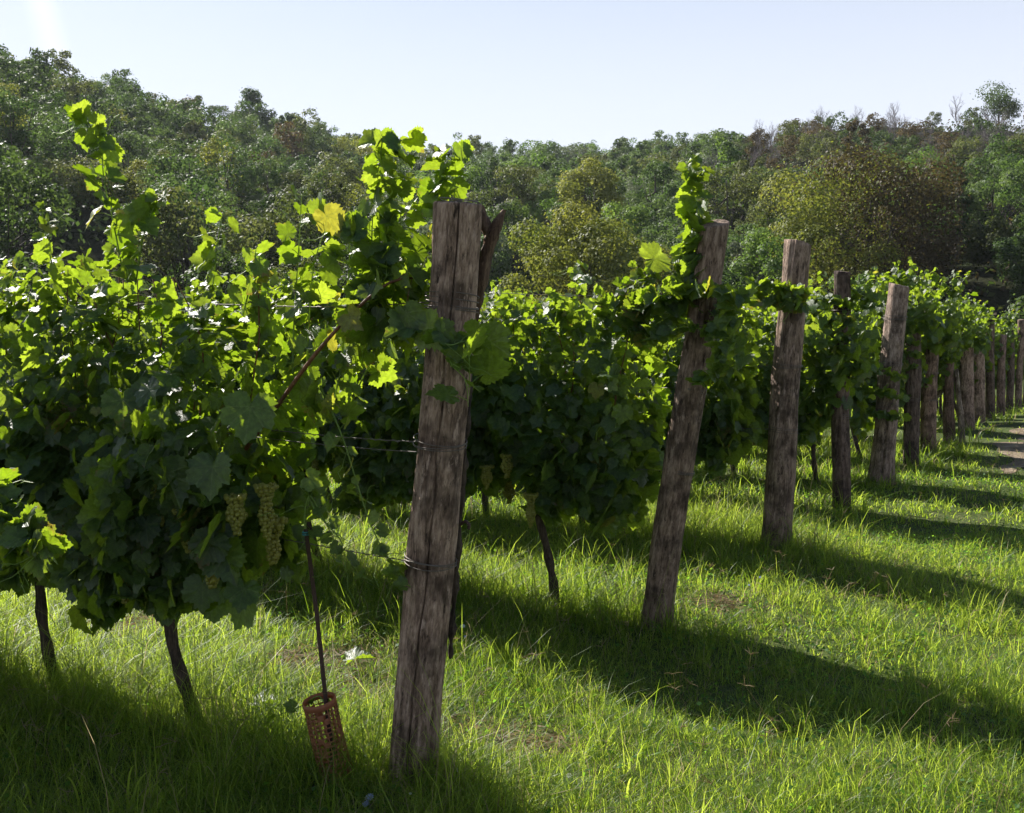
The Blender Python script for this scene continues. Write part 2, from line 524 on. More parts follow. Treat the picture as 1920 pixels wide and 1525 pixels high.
def hill(x, y):
    """terrain height of the hills behind the vineyard"""
    x = np.asarray(x, float); y = np.asarray(y, float)
    r = np.hypot(x, y)
    az = np.clip(np.arctan2(x, y), R(-52), R(52))
    px = 960 + F * np.tan(az)
    Rr = np.interp(px, RIDX, RIDR)
    el = (622 - np.interp(px, SKYX, SKYY)) / np.hypot(F, px - 960)
    H = Rr * el + EYE - 6.0
    foot = FOOT + 3 * sstep(1000, 1900, px) - 4 * sstep(700, 0, px)
    t = (r - foot) / (Rr - foot)
    h = np.where(t < 1, H * np.clip(t, 0, 1) ** 1.06, H - (r - Rr) * 0.25)
    bumps = 1.6 * np.sin(x * 0.09 + 1.0) * np.sin(y * 0.07) + 0.9 * np.sin(x * 0.21 + y * 0.13)
    h = h + bumps * np.clip(t * 3, 0, 1) * (t < 1) + 0
    fade = sstep(R(60), R(48), np.abs(np.arctan2(x, y)))
    return np.maximum(np.where(r < foot, 0, h * fade), 0) - 0.6


def surf(x, y):
    return float(gz(x, y)) if math.hypot(x, y) < 42 else max(float(hill(x, y)), -0.35)


def grid_mesh(name, X, Y, Z, mat):
    h, w = X.shape
    idx = np.arange(h * w).reshape(h, w)
    f = np.stack([idx[:-1, :-1], idx[:-1, 1:], idx[1:, 1:], idx[1:, :-1]], -1).reshape(-1, 4)
    return np_mesh(name, np.stack([X, Y, Z], -1).reshape(-1, 3), [f], mat)


# ground: one sheet, fine near the camera, reaching the horizon
ax = np.concatenate([[-900, -400, -250, -120, -60], np.linspace(-30, 30, 241), [60, 120, 250, 400, 900]])
ay = np.concatenate([[-900, -400, -200, -60, -20], np.linspace(-4, 40, 177), [50, 70, 120, 250, 450, 900]])
X, Y = np.meshgrid(ax, ay)
g = link('ground', grid_mesh('ground', X, Y, np.where(np.hypot(X, Y) < 60, gz(X, Y), -0.35), M['ground']))
tag(g, 'grassy vineyard soil running under the rows of vines', 'ground', kind='structure')
# hillside
az = np.linspace(R(-60), R(60), 181)
rr = np.concatenate([np.linspace(40, 250, 120), [280, 330, 420]])
A, RR = np.meshgrid(az, rr)
X, Y = RR * np.sin(A), RR * np.cos(A)
h = link('hillside', grid_mesh('hillside', X, Y, hill(X, Y), M['hill']))
tag(h, 'steep wooded hillside rising behind the vineyard', 'hill', kind='structure')

# ------------------------------------------------------------------ dirt track at the far right
rng = np.random.default_rng(5)


def path_mask(x, y):
    """1 on the bare track, in headland coordinates"""
    x = np.asarray(x); y = np.asarray(y)
    s = (x - P0.x) * HEAD.x + (y - P0.y) * HEAD.y
    t = -((x - P0.x) * ROWD.x + (y - P0.y) * ROWD.y)
    e = 0.18 * np.sin(s * 2.1) + 0.1 * np.sin(s * 5.3 + t)
    m1 = np.exp(-((t - 1.05 + e) / 0.34) ** 2) * 0.85 * sstep(9.6, 10.8, s)
    m2 = np.exp(-((t - 2.5 + e) / 0.42) ** 2) * sstep(7.0, 9.0, s)
    return np.maximum(m1, m2)


s = np.linspace(8.5, 30, 130)
for k, (tc_, hw, s0) in enumerate([(1.05, 0.24, 9.9), (2.5, 0.4, 8.5)]):
    ss = np.linspace(s0, 30, 130)
    tt = np.linspace(-1, 1, 9)
    S, T = np.meshgrid(ss, tt)
    wob = 0.18 * np.sin(S * 2.1) + 0.1 * np.sin(S * 5.3 + tc_)
    taper = np.clip((S - s0) / 1.5, 0.05, 1)
    T2 = tc_ - wob + T * hw * taper * (1 + 0.3 * np.sin(S * 3.7 + T * 2))
    X = P0.x + HEAD.x * S - ROWD.x * T2
    Y = P0.y + HEAD.y * S - ROWD.y * T2
    o = link('dirt_track', grid_mesh('dirt_track', X, Y, gz(X, Y) + 0.006, M['track']))
    tag(o, ['worn bare wheel track beside the end posts', 'second bare wheel track farther right of the end posts'][k], 'track', kind='structure')

# ------------------------------------------------------------------ grape leaf
def half_outline(n):
    """right half of a grape leaf from the stalk round to the tip, toothed"""
    ka = [-86, -72, -48, -28, -8, 4, 16, 28, 40, 52, 63, 76, 90]
    kr = [0.10, 0.36, 0.50, 0.57, 0.66, 0.62, 0.66, 0.76, 0.83, 0.72, 0.70, 0.83, 0.98]
    out = []
    for i in range(n):
        a = -86 + 172 * i / n
        r_ = float(np.interp(a, ka, kr))
        if i > 1: r_ *= 1.055 if i % 2 else 0.935
        out.append((r_ * math.cos(R(a)), r_ * math.sin(R(a))))
    return out


HALF = half_outline(25)
HALF_LO = [(0.05, -0.22), (0.34, -0.38), (0.56, -0.10), (0.55, 0.16), (0.62, 0.50), (0.38, 0.50), (0.26, 0.78)]


def leaf_template(half, seed):
    rg = random.Random(seed)
    out = [(x, y) for x, y in half] + [(0.0, 0.97)] + [(-x, y) for x, y in reversed(half)]
    v = [(0, 0.12)] + out
    fold, droop, cup = rg.uniform(0.05, 0.45), rg.uniform(0.1, 0.45), rg.uniform(-0.3, 0.3)
    P = []
    for x, y in v:
        x2 = x * rg.uniform(0.94, 1.06); y2 = y * rg.uniform(0.96, 1.04)
        r2 = x * x + (y - 0.2) ** 2
        z = fold * abs(x) - droop * max(0, y) ** 2 * 0.6 + cup * r2 * 0.8 + 0.05 * math.sin(9 * x + seed) * math.sin(8 * y + seed * 2)
        if r2 > 0.1: z += rg.uniform(-0.025, 0.025)
        P.append((x2, y2, z))
    n = len(out)
    f = [(0, 1 + i, 1 + (i + 1) % n) for i in range(n)]
    return np.array(P, np.float32), np.array(f, np.int32), np.array(v, np.float32)


TEMPL = {'hi': [leaf_template(HALF, i) for i in range(7)], 'lo': [leaf_template(HALF_LO, i) for i in range(5)]}


def leaves_arrays(pos, tip, nrm, size, tint, lod, rg):
    """returns verts, faces, uv, tint of all leaves"""
    pos = np.asarray(pos); tip = np.asarray(tip); nrm = np.asarray(nrm)
    nrm = nrm / (np.linalg.norm(nrm, axis=1, keepdims=True) + 1e-9)
    tip = tip - nrm * (tip * nrm).sum(1, keepdims=True)
    tip /= (np.linalg.norm(tip, axis=1, keepdims=True) + 1e-9)
    side = np.cross(tip, nrm)
    V, Fc, U, T = [], [], [], []
    base = 0
    which = rg.integers(0, len(TEMPL[lod]), len(pos))
    for k, (tv, tf, tuv) in enumerate(TEMPL[lod]):
        s = which == k
        n = int(s.sum())
        if not n: continue
        sz = np.asarray(size)[s][:, None, None]
        zs = rg.uniform(0.5, 1.3, (n, 1, 1))
        v = pos[s][:, None, :] + sz * (side[s][:, None, :] * tv[None, :, 0:1] + tip[s][:, None, :] * tv[None, :, 1:2] + nrm[s][:, None, :] * tv[None, :, 2:3] * zs)
        V.append(v.reshape(-1, 3))
        f = tf[None] + (np.arange(n) * len(tv))[:, None, None] + base
        Fc.append(f.reshape(-1, 3))
        U.append(np.tile(tuv, (n, 1)))
        T.append(np.repeat(np.asarray(tint)[s], len(tv)))
        base += n * len(tv)
    return np.concatenate(V), np.concatenate(Fc), np.concatenate(U), np.concatenate(T)


def tints(rg, n, yellow=0.004):
    t = np.clip(rg.normal(0.42, 0.2, n), 0, 0.86)
    t[rg.random(n) < yellow] = 1.1
    return t


def canopy_points(rg, n, u0, u1, zb=0.72, zt=1.88, b=0.235, topw=0.5):
    """leaves of a stretch of row in row coordinates: x along the row (away), y towards the camera side, z up"""
    ph = rg.uniform(0, 6.28, 6)
    u = np.clip(rg.uniform(u0, u1, n) + rg.normal(0, 0.03, n), u0 - 0.08, u1 + 0.08)
    bot = zb + 0.11 * np.sin(u * 5.3 + ph[0]) + 0.10 * np.sin(u * 15 + ph[1])
    top = zt - 0.06 + 0.09 * np.sin(u * 5.1 + ph[2]) + 0.09 * np.sin(u * 12.7 + ph[3])
    q = rg.random(n)
    thin = (q > 0.7) & (rg.random(n) < 0.3)
    q[thin] = rg.random(int(thin.sum()))
    z = bot + (top - bot) * q
    wid = b * (0.45 + 0.75 * np.sin(np.clip(q, 0, 1) * math.pi * 0.85 + 0.3)) * (1 + 0.18 * np.sin(u * 7 + z * 5 + ph[4]))
    sd = np.where(rg.random(n) < 0.55, 1.0, -1.0)
    shell = np.where(rg.random(n) < 0.62, rg.uniform(0.65, 1.25, n), rg.uniform(0.0, 0.8, n))
    v = sd * wid * shell + 0.07
    big = 1.28 - 0.55 * sstep(0.25, 0.85, q)
    out = np.stack([rg.normal(0, 0.45, n), sd * rg.uniform(0.3, 1.1, n), rg.uniform(-0.15, 1.0, n) + 0.7 * (q > 0.85)], 1)
    out += rg.normal(0, 0.5, (n, 3))
    tip = np.stack([rg.normal(0, 0.5, n), sd * rg.uniform(0.1, 0.7, n), rg.uniform(-1.2, -0.2, n) + 0.9 * (q > 0.9) * rg.random(n)], 1)
    size = rg.gamma(9, 0.0075, n).clip(0.03, 0.13) * big / 1.12
    return np.stack([u, v, z], 1), tip, out, size


def foliage_mesh(name, rg, n, u0, u1, lod, **kw):
    p, t, o, s = canopy_points(rg, n, u0, u1, **kw)
    # a few short shoots above the top
    ex = []
    for _ in range(rg.integers(9, 14)):
        u = rg.uniform(u0, u1); z0 = kw.get('zt', 1.86) - 0.16
        v0 = rg.uniform(-0.14, 0.14); L = rg.uniform(0.10, 0.34); k = int(L / 0.017)
        a = rg.uniform(-0.5, 0.5, 2)
        for i in range(k):
            f = i / k
            ex.append((u + a[0] * L * f + rg.normal(0, 0.025), v0 + rg.normal(0, 0.03) + a[1] * L * f, z0 + L * f, 0.078 * (1 - 0.55 * f)))
    ex = np.array(ex)
    ne = len(ex)
    p = np.concatenate([p, ex[:, :3]])
    t = np.concatenate([t, rg.normal(0, 1, (ne, 3)) + (0, 0, -0.2)])
    o = np.concatenate([o, rg.normal(0, 0.7, (ne, 3)) + (0, 0, 0.6)])
    s = np.concatenate([s, ex[:, 3]])
    v, f, uv, ti = leaves_arrays(p, t, o, s, tints(rg, len(p)), lod, rg)
    return np_mesh(name, v, [f], M['vine'], uv=uv, tint=ti)


def shoot_mesh(name, pts, seed, leaf0=0.115, leaf1=0.045, gap=0.055, stem_r=0.0035, n=None, bushy=1, tend=2, yellow=0.02, petiole=True):
    """a cane with leaves along it: world points; one mesh, stem and leaf materials"""
    rg = np.random.default_rng(seed)
    L = sum((Vector(a) - Vector(b)).length for a, b in zip(pts[:-1], pts[1:]))
    line = smooth_line(pts, 24)
    mb = MB()
    mb.tube(line, [stem_r * (1 - 0.65 * i / 23) for i in range(24)], 6, 0)
    cnt = n or max(4, int(L / gap * 1.45))
    P, T, O, S = [], [], [], []
    for i in range(cnt):
        f = (i + rg.uniform(0.2, 0.8)) / cnt
        k = f * 23; j = min(int(k), 22)
        c = line[j].lerp(line[j + 1], k - j)
        for _ in range(bushy):
            d = Vector(rg.normal(0, 1, 3)); d.z = abs(d.z) * 0.3
            d.normalize()
            sz = (leaf0 + (leaf1 - leaf0) * f) * rg.uniform(0.45, 1.0) * 0.78
            pl = sz * rg.uniform(0.4, 0.8)
            q = c + d * pl + Vector((0, 0, 0.15 * pl))
            if petiole: mb.tube([c, c.lerp(q, 0.5) + Vector((0, 0, 0.1 * pl)), q], [0.0016, 0.0013, 0.0011], 4, 0, cap=False)
            P.append(q); S.append(sz)
            T.append(d * 0.8 + Vector((0, 0, rg.uniform(-1.1, 0.2))))
            O.append(Vector((rg.normal(0, 0.7), rg.normal(0, 0.7), rg.uniform(0.1, 1.1))))
    for _ in range(tend):
        c = line[int(rg.integers(6, 24))]
        d = Vector(rg.normal(0, 1, 3)).normalized()
        q = [c + d * (0.02 * i) + Vector((math.cos(i * 1.1) * 0.007 * max(0, i - 3) * 0.5, 0, math.sin(i * 1.1) * 0.007 * max(0, i - 3) * 0.5 - 0.006 * i)) for i in range(9)]
        mb.tube(q, [0.0013] * 9, 4, 0, cap=False)
    sv = np.array([tuple(p) for p in mb.v], np.float32)
    lv, lf, luv, lt = leaves_arrays(np.array([tuple(p) for p in P]), np.array([tuple(p) for p in T]), np.array([tuple(p) for p in O]), np.array(S), tints(rg, len(P), yellow), 'hi', rg)
    fs, mi = [], []
    if mb.f[3]: fs.append(np.array(mb.f[3])); mi += [0] * len(mb.f[3])
    fs.append(np.array(mb.f[4])); mi += [0] * len(mb.f[4])
    fs3 = np.concatenate([lf + len(sv)])
    allf = fs + [fs3]
    mi += [1] * len(lf)
    uv = np.concatenate([np.zeros((len(sv), 2)), luv])
    ti = np.concatenate([np.full(len(sv), 0.4), lt])
    return np_mesh(name, np.concatenate([sv, lv]), allf, [M['cane'] if stem_r > 0.004 else M['tendril'], M['vine']], uv=uv, tint=ti, midx=mi)


# ------------------------------------------------------------------ grape clusters
def ico():
    import bmesh
    bm = bmesh.new()
    bmesh.ops.create_icosphere(bm, subdivisions=2, radius=1)
    v = np.array([tuple(q.co) for q in bm.verts]); f = np.array([[q.index for q in p.verts] for p in bm.faces])
    bm.free()
    return v, f


ICO = ico()


def grape_mesh(seed, L=0.17, w=0.050):
    rg = np.random.default_rng(seed)
    V, Fc = [], []
    pts = []
    tries = 0
    while len(pts) < 110 and tries < 6000:
        tries += 1
        q = rg.random() ** 0.8
        rad = w * (1 - 0.72 * q) * (0.75 + 0.25 * math.sin(q * 9 + seed))
        a = rg.uniform(0, 6.28)
        r = rad * rg.uniform(0.6, 1)
        p = np.array([r * math.cos(a), r * math.sin(a), -q * L])
        if all(np.linalg.norm(p - o) > 0.0125 for o in pts): pts.append(p)
    for i, p in enumerate(pts):
        V.append(ICO[0] * rg.uniform(0.0072, 0.0102) + p)
        Fc.append(ICO[1] + i * len(ICO[0]))
    return np_mesh('grape_cluster', np.concatenate(V), [np.concatenate(Fc)], M['grape'])


GRAPES = [grape_mesh(1), grape_mesh(2, 0.20, 0.046), grape_mesh(3, 0.14, 0.052)]


# ------------------------------------------------------------------ vine trunks
def trunk_mesh(seed, lean=0.0, h=0.78, r=0.023):
    rg = random.Random(seed)
    pts = []
    n = 16
    a1, a2 = rg.uniform(0, 6), rg.uniform(0, 6)
    for i in range(n):
        f = i / (n - 1)
        pts.append((lean * f + 0.02 * math.sin(f * 7 + a1) * f, 0.018 * math.sin(f * 6 + a2), -0.06 + (h + 0.06) * f))
    mb = MB()
    rad = [r * (1.25 - 0.45 * i / (n - 1)) * (1 + 0.14 * math.sin(i * 1.9 + a1)) for i in range(n)]
    rad[0] *= 1.2
    rad[-1] *= 1.4
    mb.tube(pts, rad, 12, 0, rough=0.13, rng=rg, twist=0.12)
    top = Vector(pts[-1])
    for sg in (-1, 1):       # the head splits into two arms along the row
        q = [top, top + Vector((sg * 0.09, 0.01, 0.07)), top + Vector((sg * 0.24, 0.0, 0.12)), top + Vector((sg * 0.46, 0.01, 0.13))]
        mb.tube(smooth_line(q, 8), [0.019, 0.016, 0.014, 0.012, 0.011, 0.010, 0.009, 0.008], 8, 0, rough=0.12, rng=rg)
    return mb.build('trunk', M['vinebark'])


def canes_mesh(seed):
    rg = random.Random(seed)
    mb = MB()
    for _ in range(7):
        u = rg.uniform(-0.42, 0.42)
        p = Vector((u, rg.uniform(-0.03, 0.03), 0.9))
        q = [p]
        for k in range(4):
            p = p + Vector((rg.uniform(-0.1, 0.1), rg.uniform(-0.06, 0.06), 0.24))
            q.append(p)
        mb.tube(smooth_line(q, 9), [0.0055 - 0.0004 * i for i in range(9)], 6, 0)
    return mb.build('canes', M['cane'])


TRUNKS = [trunk_mesh(i, lean=[0.19, 0.13, 0.08, 0.16, -0.04][i]) for i in range(5)]
CANES = [canes_mesh(i) for i in range(3)]
rg_f = np.random.default_rng(77)
FOL_HI = [foliage_mesh('foliage', rg_f, 2050, -0.5, 0.5, 'hi') for _ in range(6)]
FOL_LO = [foliage_mesh('foliage', rg_f, 1700, -0.5, 0.5, 'lo') for _ in range(4)]
ROT = math.atan2(ROWD.y, ROWD.x)     # local x runs into the row; local y then faces the camera side
NV = [6, 9, 8, 7, 6, 5, 5, 4, 4, 4, 4, 4, 4, 3, 3, 3]
T0 = [1.13, 0.62, 0.70, 0.55, 0.66, 0.6, 0.62, 0.58, 0.66, 0.6, 0.55, 0.62, 0.6, 0.6, 0.6, 0.6]
VINES = {}
rv = random.Random(3)
for k, s in enumerate(ROWS):
    for i in range(NV[k]):
        t = T0[k] + 0.93 * i + rv.uniform(-0.04, 0.04)
        loc = row_point(s, t)
        o = empty('grapevine', loc, f'leafy grapevine on a dark trunk, {ORD[i]} vine from the post ending the {ORD[k]} row', 'grapevine', 'grapevines trained in parallel rows')
        o.rotation_euler = (0, 0, ROT)
        o.scale = (1, 1, rv.uniform(0.96, 1.05))
        j = (k * 3 + i)
        VINES[k, i] = o
        link('trunk', TRUNKS[j % 5], o)
        if k < 3:
            me = FOL_HI[j % 6] if k else foliage_mesh('foliage', rg_f, 2100, -0.5, 0.5, 'hi', zb=0.60 if i else 0.63, zt=1.80 if i < 2 else 1.88)
        else:
            me = FOL_LO[j % 4]
        fo = link('foliage', me, o)
        if k and j % 2: fo.rotation_euler = (0, 0, math.pi)
        if k < 6:
            link('canes', CANES[j % 3], o)
        if k < 6:
            for _ in range(5 if k < 2 else 3):
                gq = link('grape_cluster', GRAPES[rv.randrange(3)], o, (rv.uniform(-0.42, 0.42), rv.uniform(0.08, 0.24) * (-1 if rv.random() < 0.25 else 1), rv.uniform(0.74, 1.0)))
                gq.rotation_euler = (0, 0, rv.uniform(0, 6))



def to_local(o, p):
    """world point to the local space of a vine (z scale aside)"""
    return Matrix.Rotation(-ROT, 3, 'Z') @ (Vector(p) - o.location)


def vine_shoot(k, i, px_pts, seed, v=0.0, name='shoot', **kw):
    """a shoot of vine i in row k through pixels of the row's plane, v metres before it"""
    o = VINES[k, i] if (k, i) in VINES else None
    pts = []
    for n_, p in enumerate(px_pts):
        vv = v if not isinstance(v, (list, tuple)) else v[n_]
        pts.append(to_local(o, on_row(ROWS[k], p[0], p[1], vv)))
    me = shoot_mesh(name, pts, seed, **kw)
    return link(name, me, o)


# tall shoots standing above the first row
vine_shoot(0, 1, [(228, 520), (212, 440), (196, 370), (190, 310), (172, 275), (142, 247)], 11, 0.1, leaf0=0.12, leaf1=0.085, bushy=2, gap=0.045, tend=3)
vine_shoot(0, 1, [(255, 560), (268, 480), (285, 430), (300, 398)], 12, 0.15, leaf0=0.14, leaf1=0.10, bushy=2, gap=0.05)
vine_shoot(0, 1, [(400, 560), (408, 490), (418, 432)], 13, 0.1, leaf0=0.11, leaf1=0.07, bushy=2)
vine_shoot(0, 2, [(100, 520), (85, 450), (78, 400)], 14, 0.1, leaf0=0.11, leaf1=0.07, bushy=2)
vine_shoot(0, 0, [(548, 720), (552, 600), (560, 480), (566, 375)], 15, 0.12, leaf0=0.12, leaf1=0.10, gap=0.06, yellow=0.012)
vine_shoot(0, 0, [(575, 700), (580, 600), (590, 500), (622, 410)], 16, 0.05, leaf0=0.13, leaf1=0.11, gap=0.06, yellow=0.012)
vine_shoot(0, 0, [(455, 600), (470, 540), (480, 480)], 17, 0.1, leaf0=0.12, leaf1=0.08, bushy=2)
vine_shoot(0, 0, [(690, 640), (696, 520), (700, 400), (718, 275)], 18, 0.05, leaf0=0.14, leaf1=0.10, bushy=3, gap=0.055, yellow=0.012)
vine_shoot(0, 0, [(735, 640), (742, 520), (752, 400), (748, 272)], 19, 0.0, leaf0=0.14, leaf1=0.095, bushy=3, gap=0.06)
vine_shoot(0, 0, [(770, 660), (785, 540), (820, 400), (852, 290)], 20, -0.12, leaf0=0.13, leaf1=0.09, bushy=3, gap=0.055)
vine_shoot(0, 0, [(640, 690), (650, 580), (655, 470), (640, 430)], 21, 0.0, leaf0=0.13, leaf1=0.10, bushy=2, gap=0.06)
vine_shoot(0, 0, [(620, 800), (640, 700), (680, 600), (730, 520)], 22, 0.08, leaf0=0.14, leaf1=0.12, bushy=2, gap=0.06)
vine_shoot(0, 0, [(660, 760), (700, 680), (760, 620), (800, 560)], 23, -0.05, leaf0=0.13, leaf1=0.11, bushy=3, gap=0.06)
# the stout cane tied up to the wire, and the thin one hanging back down
vine_shoot(0, 0, [(330, 1080), (440, 880), (520, 768), (610, 650), (720, 545), (800, 530)], 24, [0, .05, 0.16, 0.2, 0.12, 0.02], stem_r=0.011, leaf0=0.12, leaf1=0.11, gap=0.16)
vine_shoot(0, 0, [(600, 730), (640, 820), (672, 920), (700, 1000), (735, 1060), (770, 1105)], 25, 0.1, leaf0=0.085, leaf1=0.06, gap=0.05, tend=5)
vine_shoot(0, 0, [(570, 900), (590, 960), (640, 1020), (640, 1060), (700, 1095)], 26, 0.14, leaf0=0.09, leaf1=0.06, gap=0.06, tend=4)
# leaves round the first post
vine_shoot(0, 0, [(700, 630), (780, 625), (840, 655), (876, 655), (880, 750)], 27, [0.05, 0.16, 0.2, 0.2, 0.16], leaf0=0.14, leaf1=0.13, gap=0.08, bushy=1, tend=1)
vine_shoot(0, 0, [(760, 640), (820, 640), (845, 690), (872, 720), (878, 770)], 28, [0.05, 0.15, 0.17, 0.17, 0.16], leaf0=0.14, leaf1=0.13, gap=0.10, bushy=1, tend=1)
# sunlit shoot hanging out at the left edge
vine_shoot(0, 3, [(-150, 900), (-90, 860), (-20, 900), (40, 985), (88, 1015)], 29, [0.5, 0.75, 0.95, 1.0, 1.0], leaf0=0.115, leaf1=0.09, bushy=2, gap=0.045, tend=9, stem_r=0.003)
vine_shoot(0, 3, [(-150, 900), (-100, 850), (-40, 930), (10, 1000), (60, 1040)], 30, [0.5, 0.7, 0.9, 0.95, 0.98], leaf0=0.12, leaf1=0.10, bushy=2, gap=0.05, tend=8)
# second row
vine_shoot(1, 0, [(1285, 560), (1296, 470), (1300, 380), (1288, 268)], 31, 0.05, leaf0=0.15, leaf1=0.10, bushy=3, gap=0.05)
vine_shoot(1, 0, [(1310, 560), (1305, 470), (1308, 380), (1314, 282)], 32, 0.0, leaf0=0.14, leaf1=0.09, bushy=3, gap=0.06)
vine_shoot(1, 0, [(1200, 560), (1260, 530), (1340, 520), (1380, 560), (1370, 640)], 34, [0.1, 0.15, 0.2, 0.2, 0.2], leaf0=0.12, leaf1=0.10, bushy=2, gap=0.035)
vine_shoot(1, 0, [(1200, 620), (1260, 600), (1330, 600), (1340, 680), (1300, 700)], 35, [0.1, 0.18, 0.2, 0.2, 0.2], leaf0=0.12, leaf1=0.10, bushy=2, gap=0.04)
for sd_, pts_ in enumerate([[(1180, 610), (1200, 540), (1228, 478)], [(1255, 600), (1262, 540), (1280, 470)], [(1145, 600), (1155, 550), (1170, 505)], [(1330, 600), (1365, 560), (1395, 530)], [(1215, 600), (1205, 550), (1190, 470)]]):
    vine_shoot(1, 0, pts_, 360 + sd_, 0.06, leaf0=0.12, leaf1=0.08, bushy=3, gap=0.042)
vine_shoot(1, 0, [(1180, 640), (1240, 560), (1330, 540), (1400, 550)], 36, -0.1, leaf0=0.12, leaf1=0.10, bushy=2, gap=0.05)
vine_shoot(1, 1, [(1085, 580), (1080, 520), (1078, 480)], 37, 0.0, leaf0=0.11, leaf1=0.08, bushy=2)
def single_leaf(k, i, px, py, size, v, tip, nrm, seed, tint=0.8):
    o = VINES[k, i]
    p = to_local(o, on_row(ROWS[k], px, py, v))
    rot = Matrix.Rotation(-ROT, 3, 'Z')
    vv, f, uv, ti = leaves_arrays([tuple(p)], [tuple(rot @ Vector(tip))], [tuple(rot @ Vector(nrm))], [size], np.array([tint]), 'hi', np.random.default_rng(seed))
    return link('leaf', np_mesh('leaf', vv, [f], M['vine'], uv=uv, tint=ti), o)


single_leaf(1, 0, 1222, 458, 0.16, 0.1, (0.9, -0.1, 0.45), (0.35, -0.75, 0.55), 1)
single_leaf(0, 0, 612, 415, 0.09, 0.15, (0.5, -0.1, -0.7), (0.4, -0.8, 0.3), 2, 1.1)
single_leaf(0, 0, 470, 770, 0.135, 0.4, (-0.1, -0.2, -1.0), (0.1, -0.9, 0.35), 3, 0.2)
single_leaf(0, 0, 400, 880, 0.125, 0.4, (0.0, -0.2, -1.0), (-0.2, -0.9, 0.35), 4, 0.2)
single_leaf(0, 1, 230, 770, 0.115, 0.4, (0.1, -0.2, -1.0), (0.3, -0.9, 0.4), 5, 0.1)
single_leaf(0, 0, 380, 1100, 0.11, 0.25, (0.0, -0.2, -1.0), (0.2, -0.9, 0.2), 6, 0.1)
single_leaf(0, 0, 285, 1075, 0.10, 0.22, (0.1, 0, -1.0), (-0.2, -0.9, 0.2), 7, 0.1)
for j_, (px_, py_, v_) in enumerate([(514, 975, 0.26), (498, 915, 0.32), (440, 935, 0.41), (350, 955, 0.42), (245, 950, 0.42), (192, 1085, 0.34), (400, 1020, 0.38), (300, 900, 0.43), (120, 960, 0.42), (230, 1060, 0.38)]):
    i_ = 0 if px_ > 300 else 1
    gq = link('grape_cluster', GRAPES[j_ % 3], VINES[0, i_], to_local(VINES[0, i_], on_row(0, px_, py_, v_)))
    gq.rotation_euler = (0.05, 0, j_)

# shoots across the next posts
for (k, px, y0, y1, sd, vv) in [(2, 1475, 545, 590, 41, 0.16), (3, 1575, 545, 640, 42, 0.16), (4, 1670, 690, 800, 43, 0.2), (5, 1700, 640, 700, 44, 0.12), (6, 1740, 560, 640, 45, 0.1), (7, 1775, 610, 680, 46, 0.1)]:
    w = 900 / (ROWS[k] * 0.86 + 3.7)
    for q in range(3):
        yy = y0 + (y1 - y0) * (q + 0.5) / 3
        vine_shoot(k, 0, [(px - w * 0.55, yy - 6), (px - w * 0.1, yy - 4 + q * 3), (px + w * 0.25, yy + 8)], sd * 10 + q, vv, leaf0=0.125, leaf1=0.09, bushy=3, gap=0.045)

# tops of the rows that hang over their end posts
OVER = []
for sd in range(3):
    OVER.append(foliage_mesh('foliage', np.random.default_rng(900 + sd), 650, -0.35, 0.38, 'lo', zb=1.38, zt=2.12, b=0.30))
for k in (3, 5, 6, 7, 8, 9, 10, 11, 12, 13, 14, 15):
    fo = link('foliage', OVER[k % 3], VINES[k, 0])
    fo.location = (-(T0[k]) + (0.1 if k < 9 else 0.38), 0, -0.05 if k < 5 else 0.12 if k < 7 else 0.02 if k < 9 else -0.06)

# ------------------------------------------------------------------ end posts
POSTS = [   # row index, offset of the base into the row, top pixel, width of the post in the photograph, height label
    (0, -0.035, (862, 384), 94, 'thick weathered nearest post with a long split and a broken stake at its side'),
    (1, 0.0, (1340, 420), 56, 'weathered post with a slanting cut top half hidden by leaves, second in line'),
    (2, 0.0, (1494, 455), 50, 'tall weathered post with a split round top standing clear of the vines, third in line'),
    (3, 0.0, (1577, 510), 33, 'dark slim post with its top just above the leaves, fourth in line'),
    (4, 0.0, (1684, 535), 40, 'grey split post with a flared foot, fifth from the near end of the line'),
    (5, 0.0, (1712, 563), 28, 'dark flat-topped post, sixth from the near end of the line'),
    (6, 0.05, (1748, 600), 27, 'brown post with its top lost in leaves, seventh from the near end of the line'),
    (7, 0.0, (1782, 640), 19, 'slim brown post leaning outwards, eighth from the near end of the line'),
    (8, 0.0, (1812, 645), 25, 'brown post, ninth from the near end of the line'),
    (9, 0.0, (1834, 640), 20, 'brown post, tenth from the near end of the line'),
    (10, 0.0, (1858, 600), 15, 'leaning dark post standing above the vines, eleventh from the near end of the line'),
    (11, 0.0, (1880, 628), 14, 'dark post, twelfth from the near end of the line'),
    (12, 0.0, (1896, 620), 12, 'dark post, thirteenth from the near end of the line'),
    (13, 0.0, (1914, 600), 12, 'dark post, fourteenth from the near end of the line'),
    (14, 0.0, (1926, 607), 11, 'dark post, fifteenth from the near end of the line'),
    (15, 0.0, (1938, 610), 11, 'dark post, last of the line of end posts'),
]


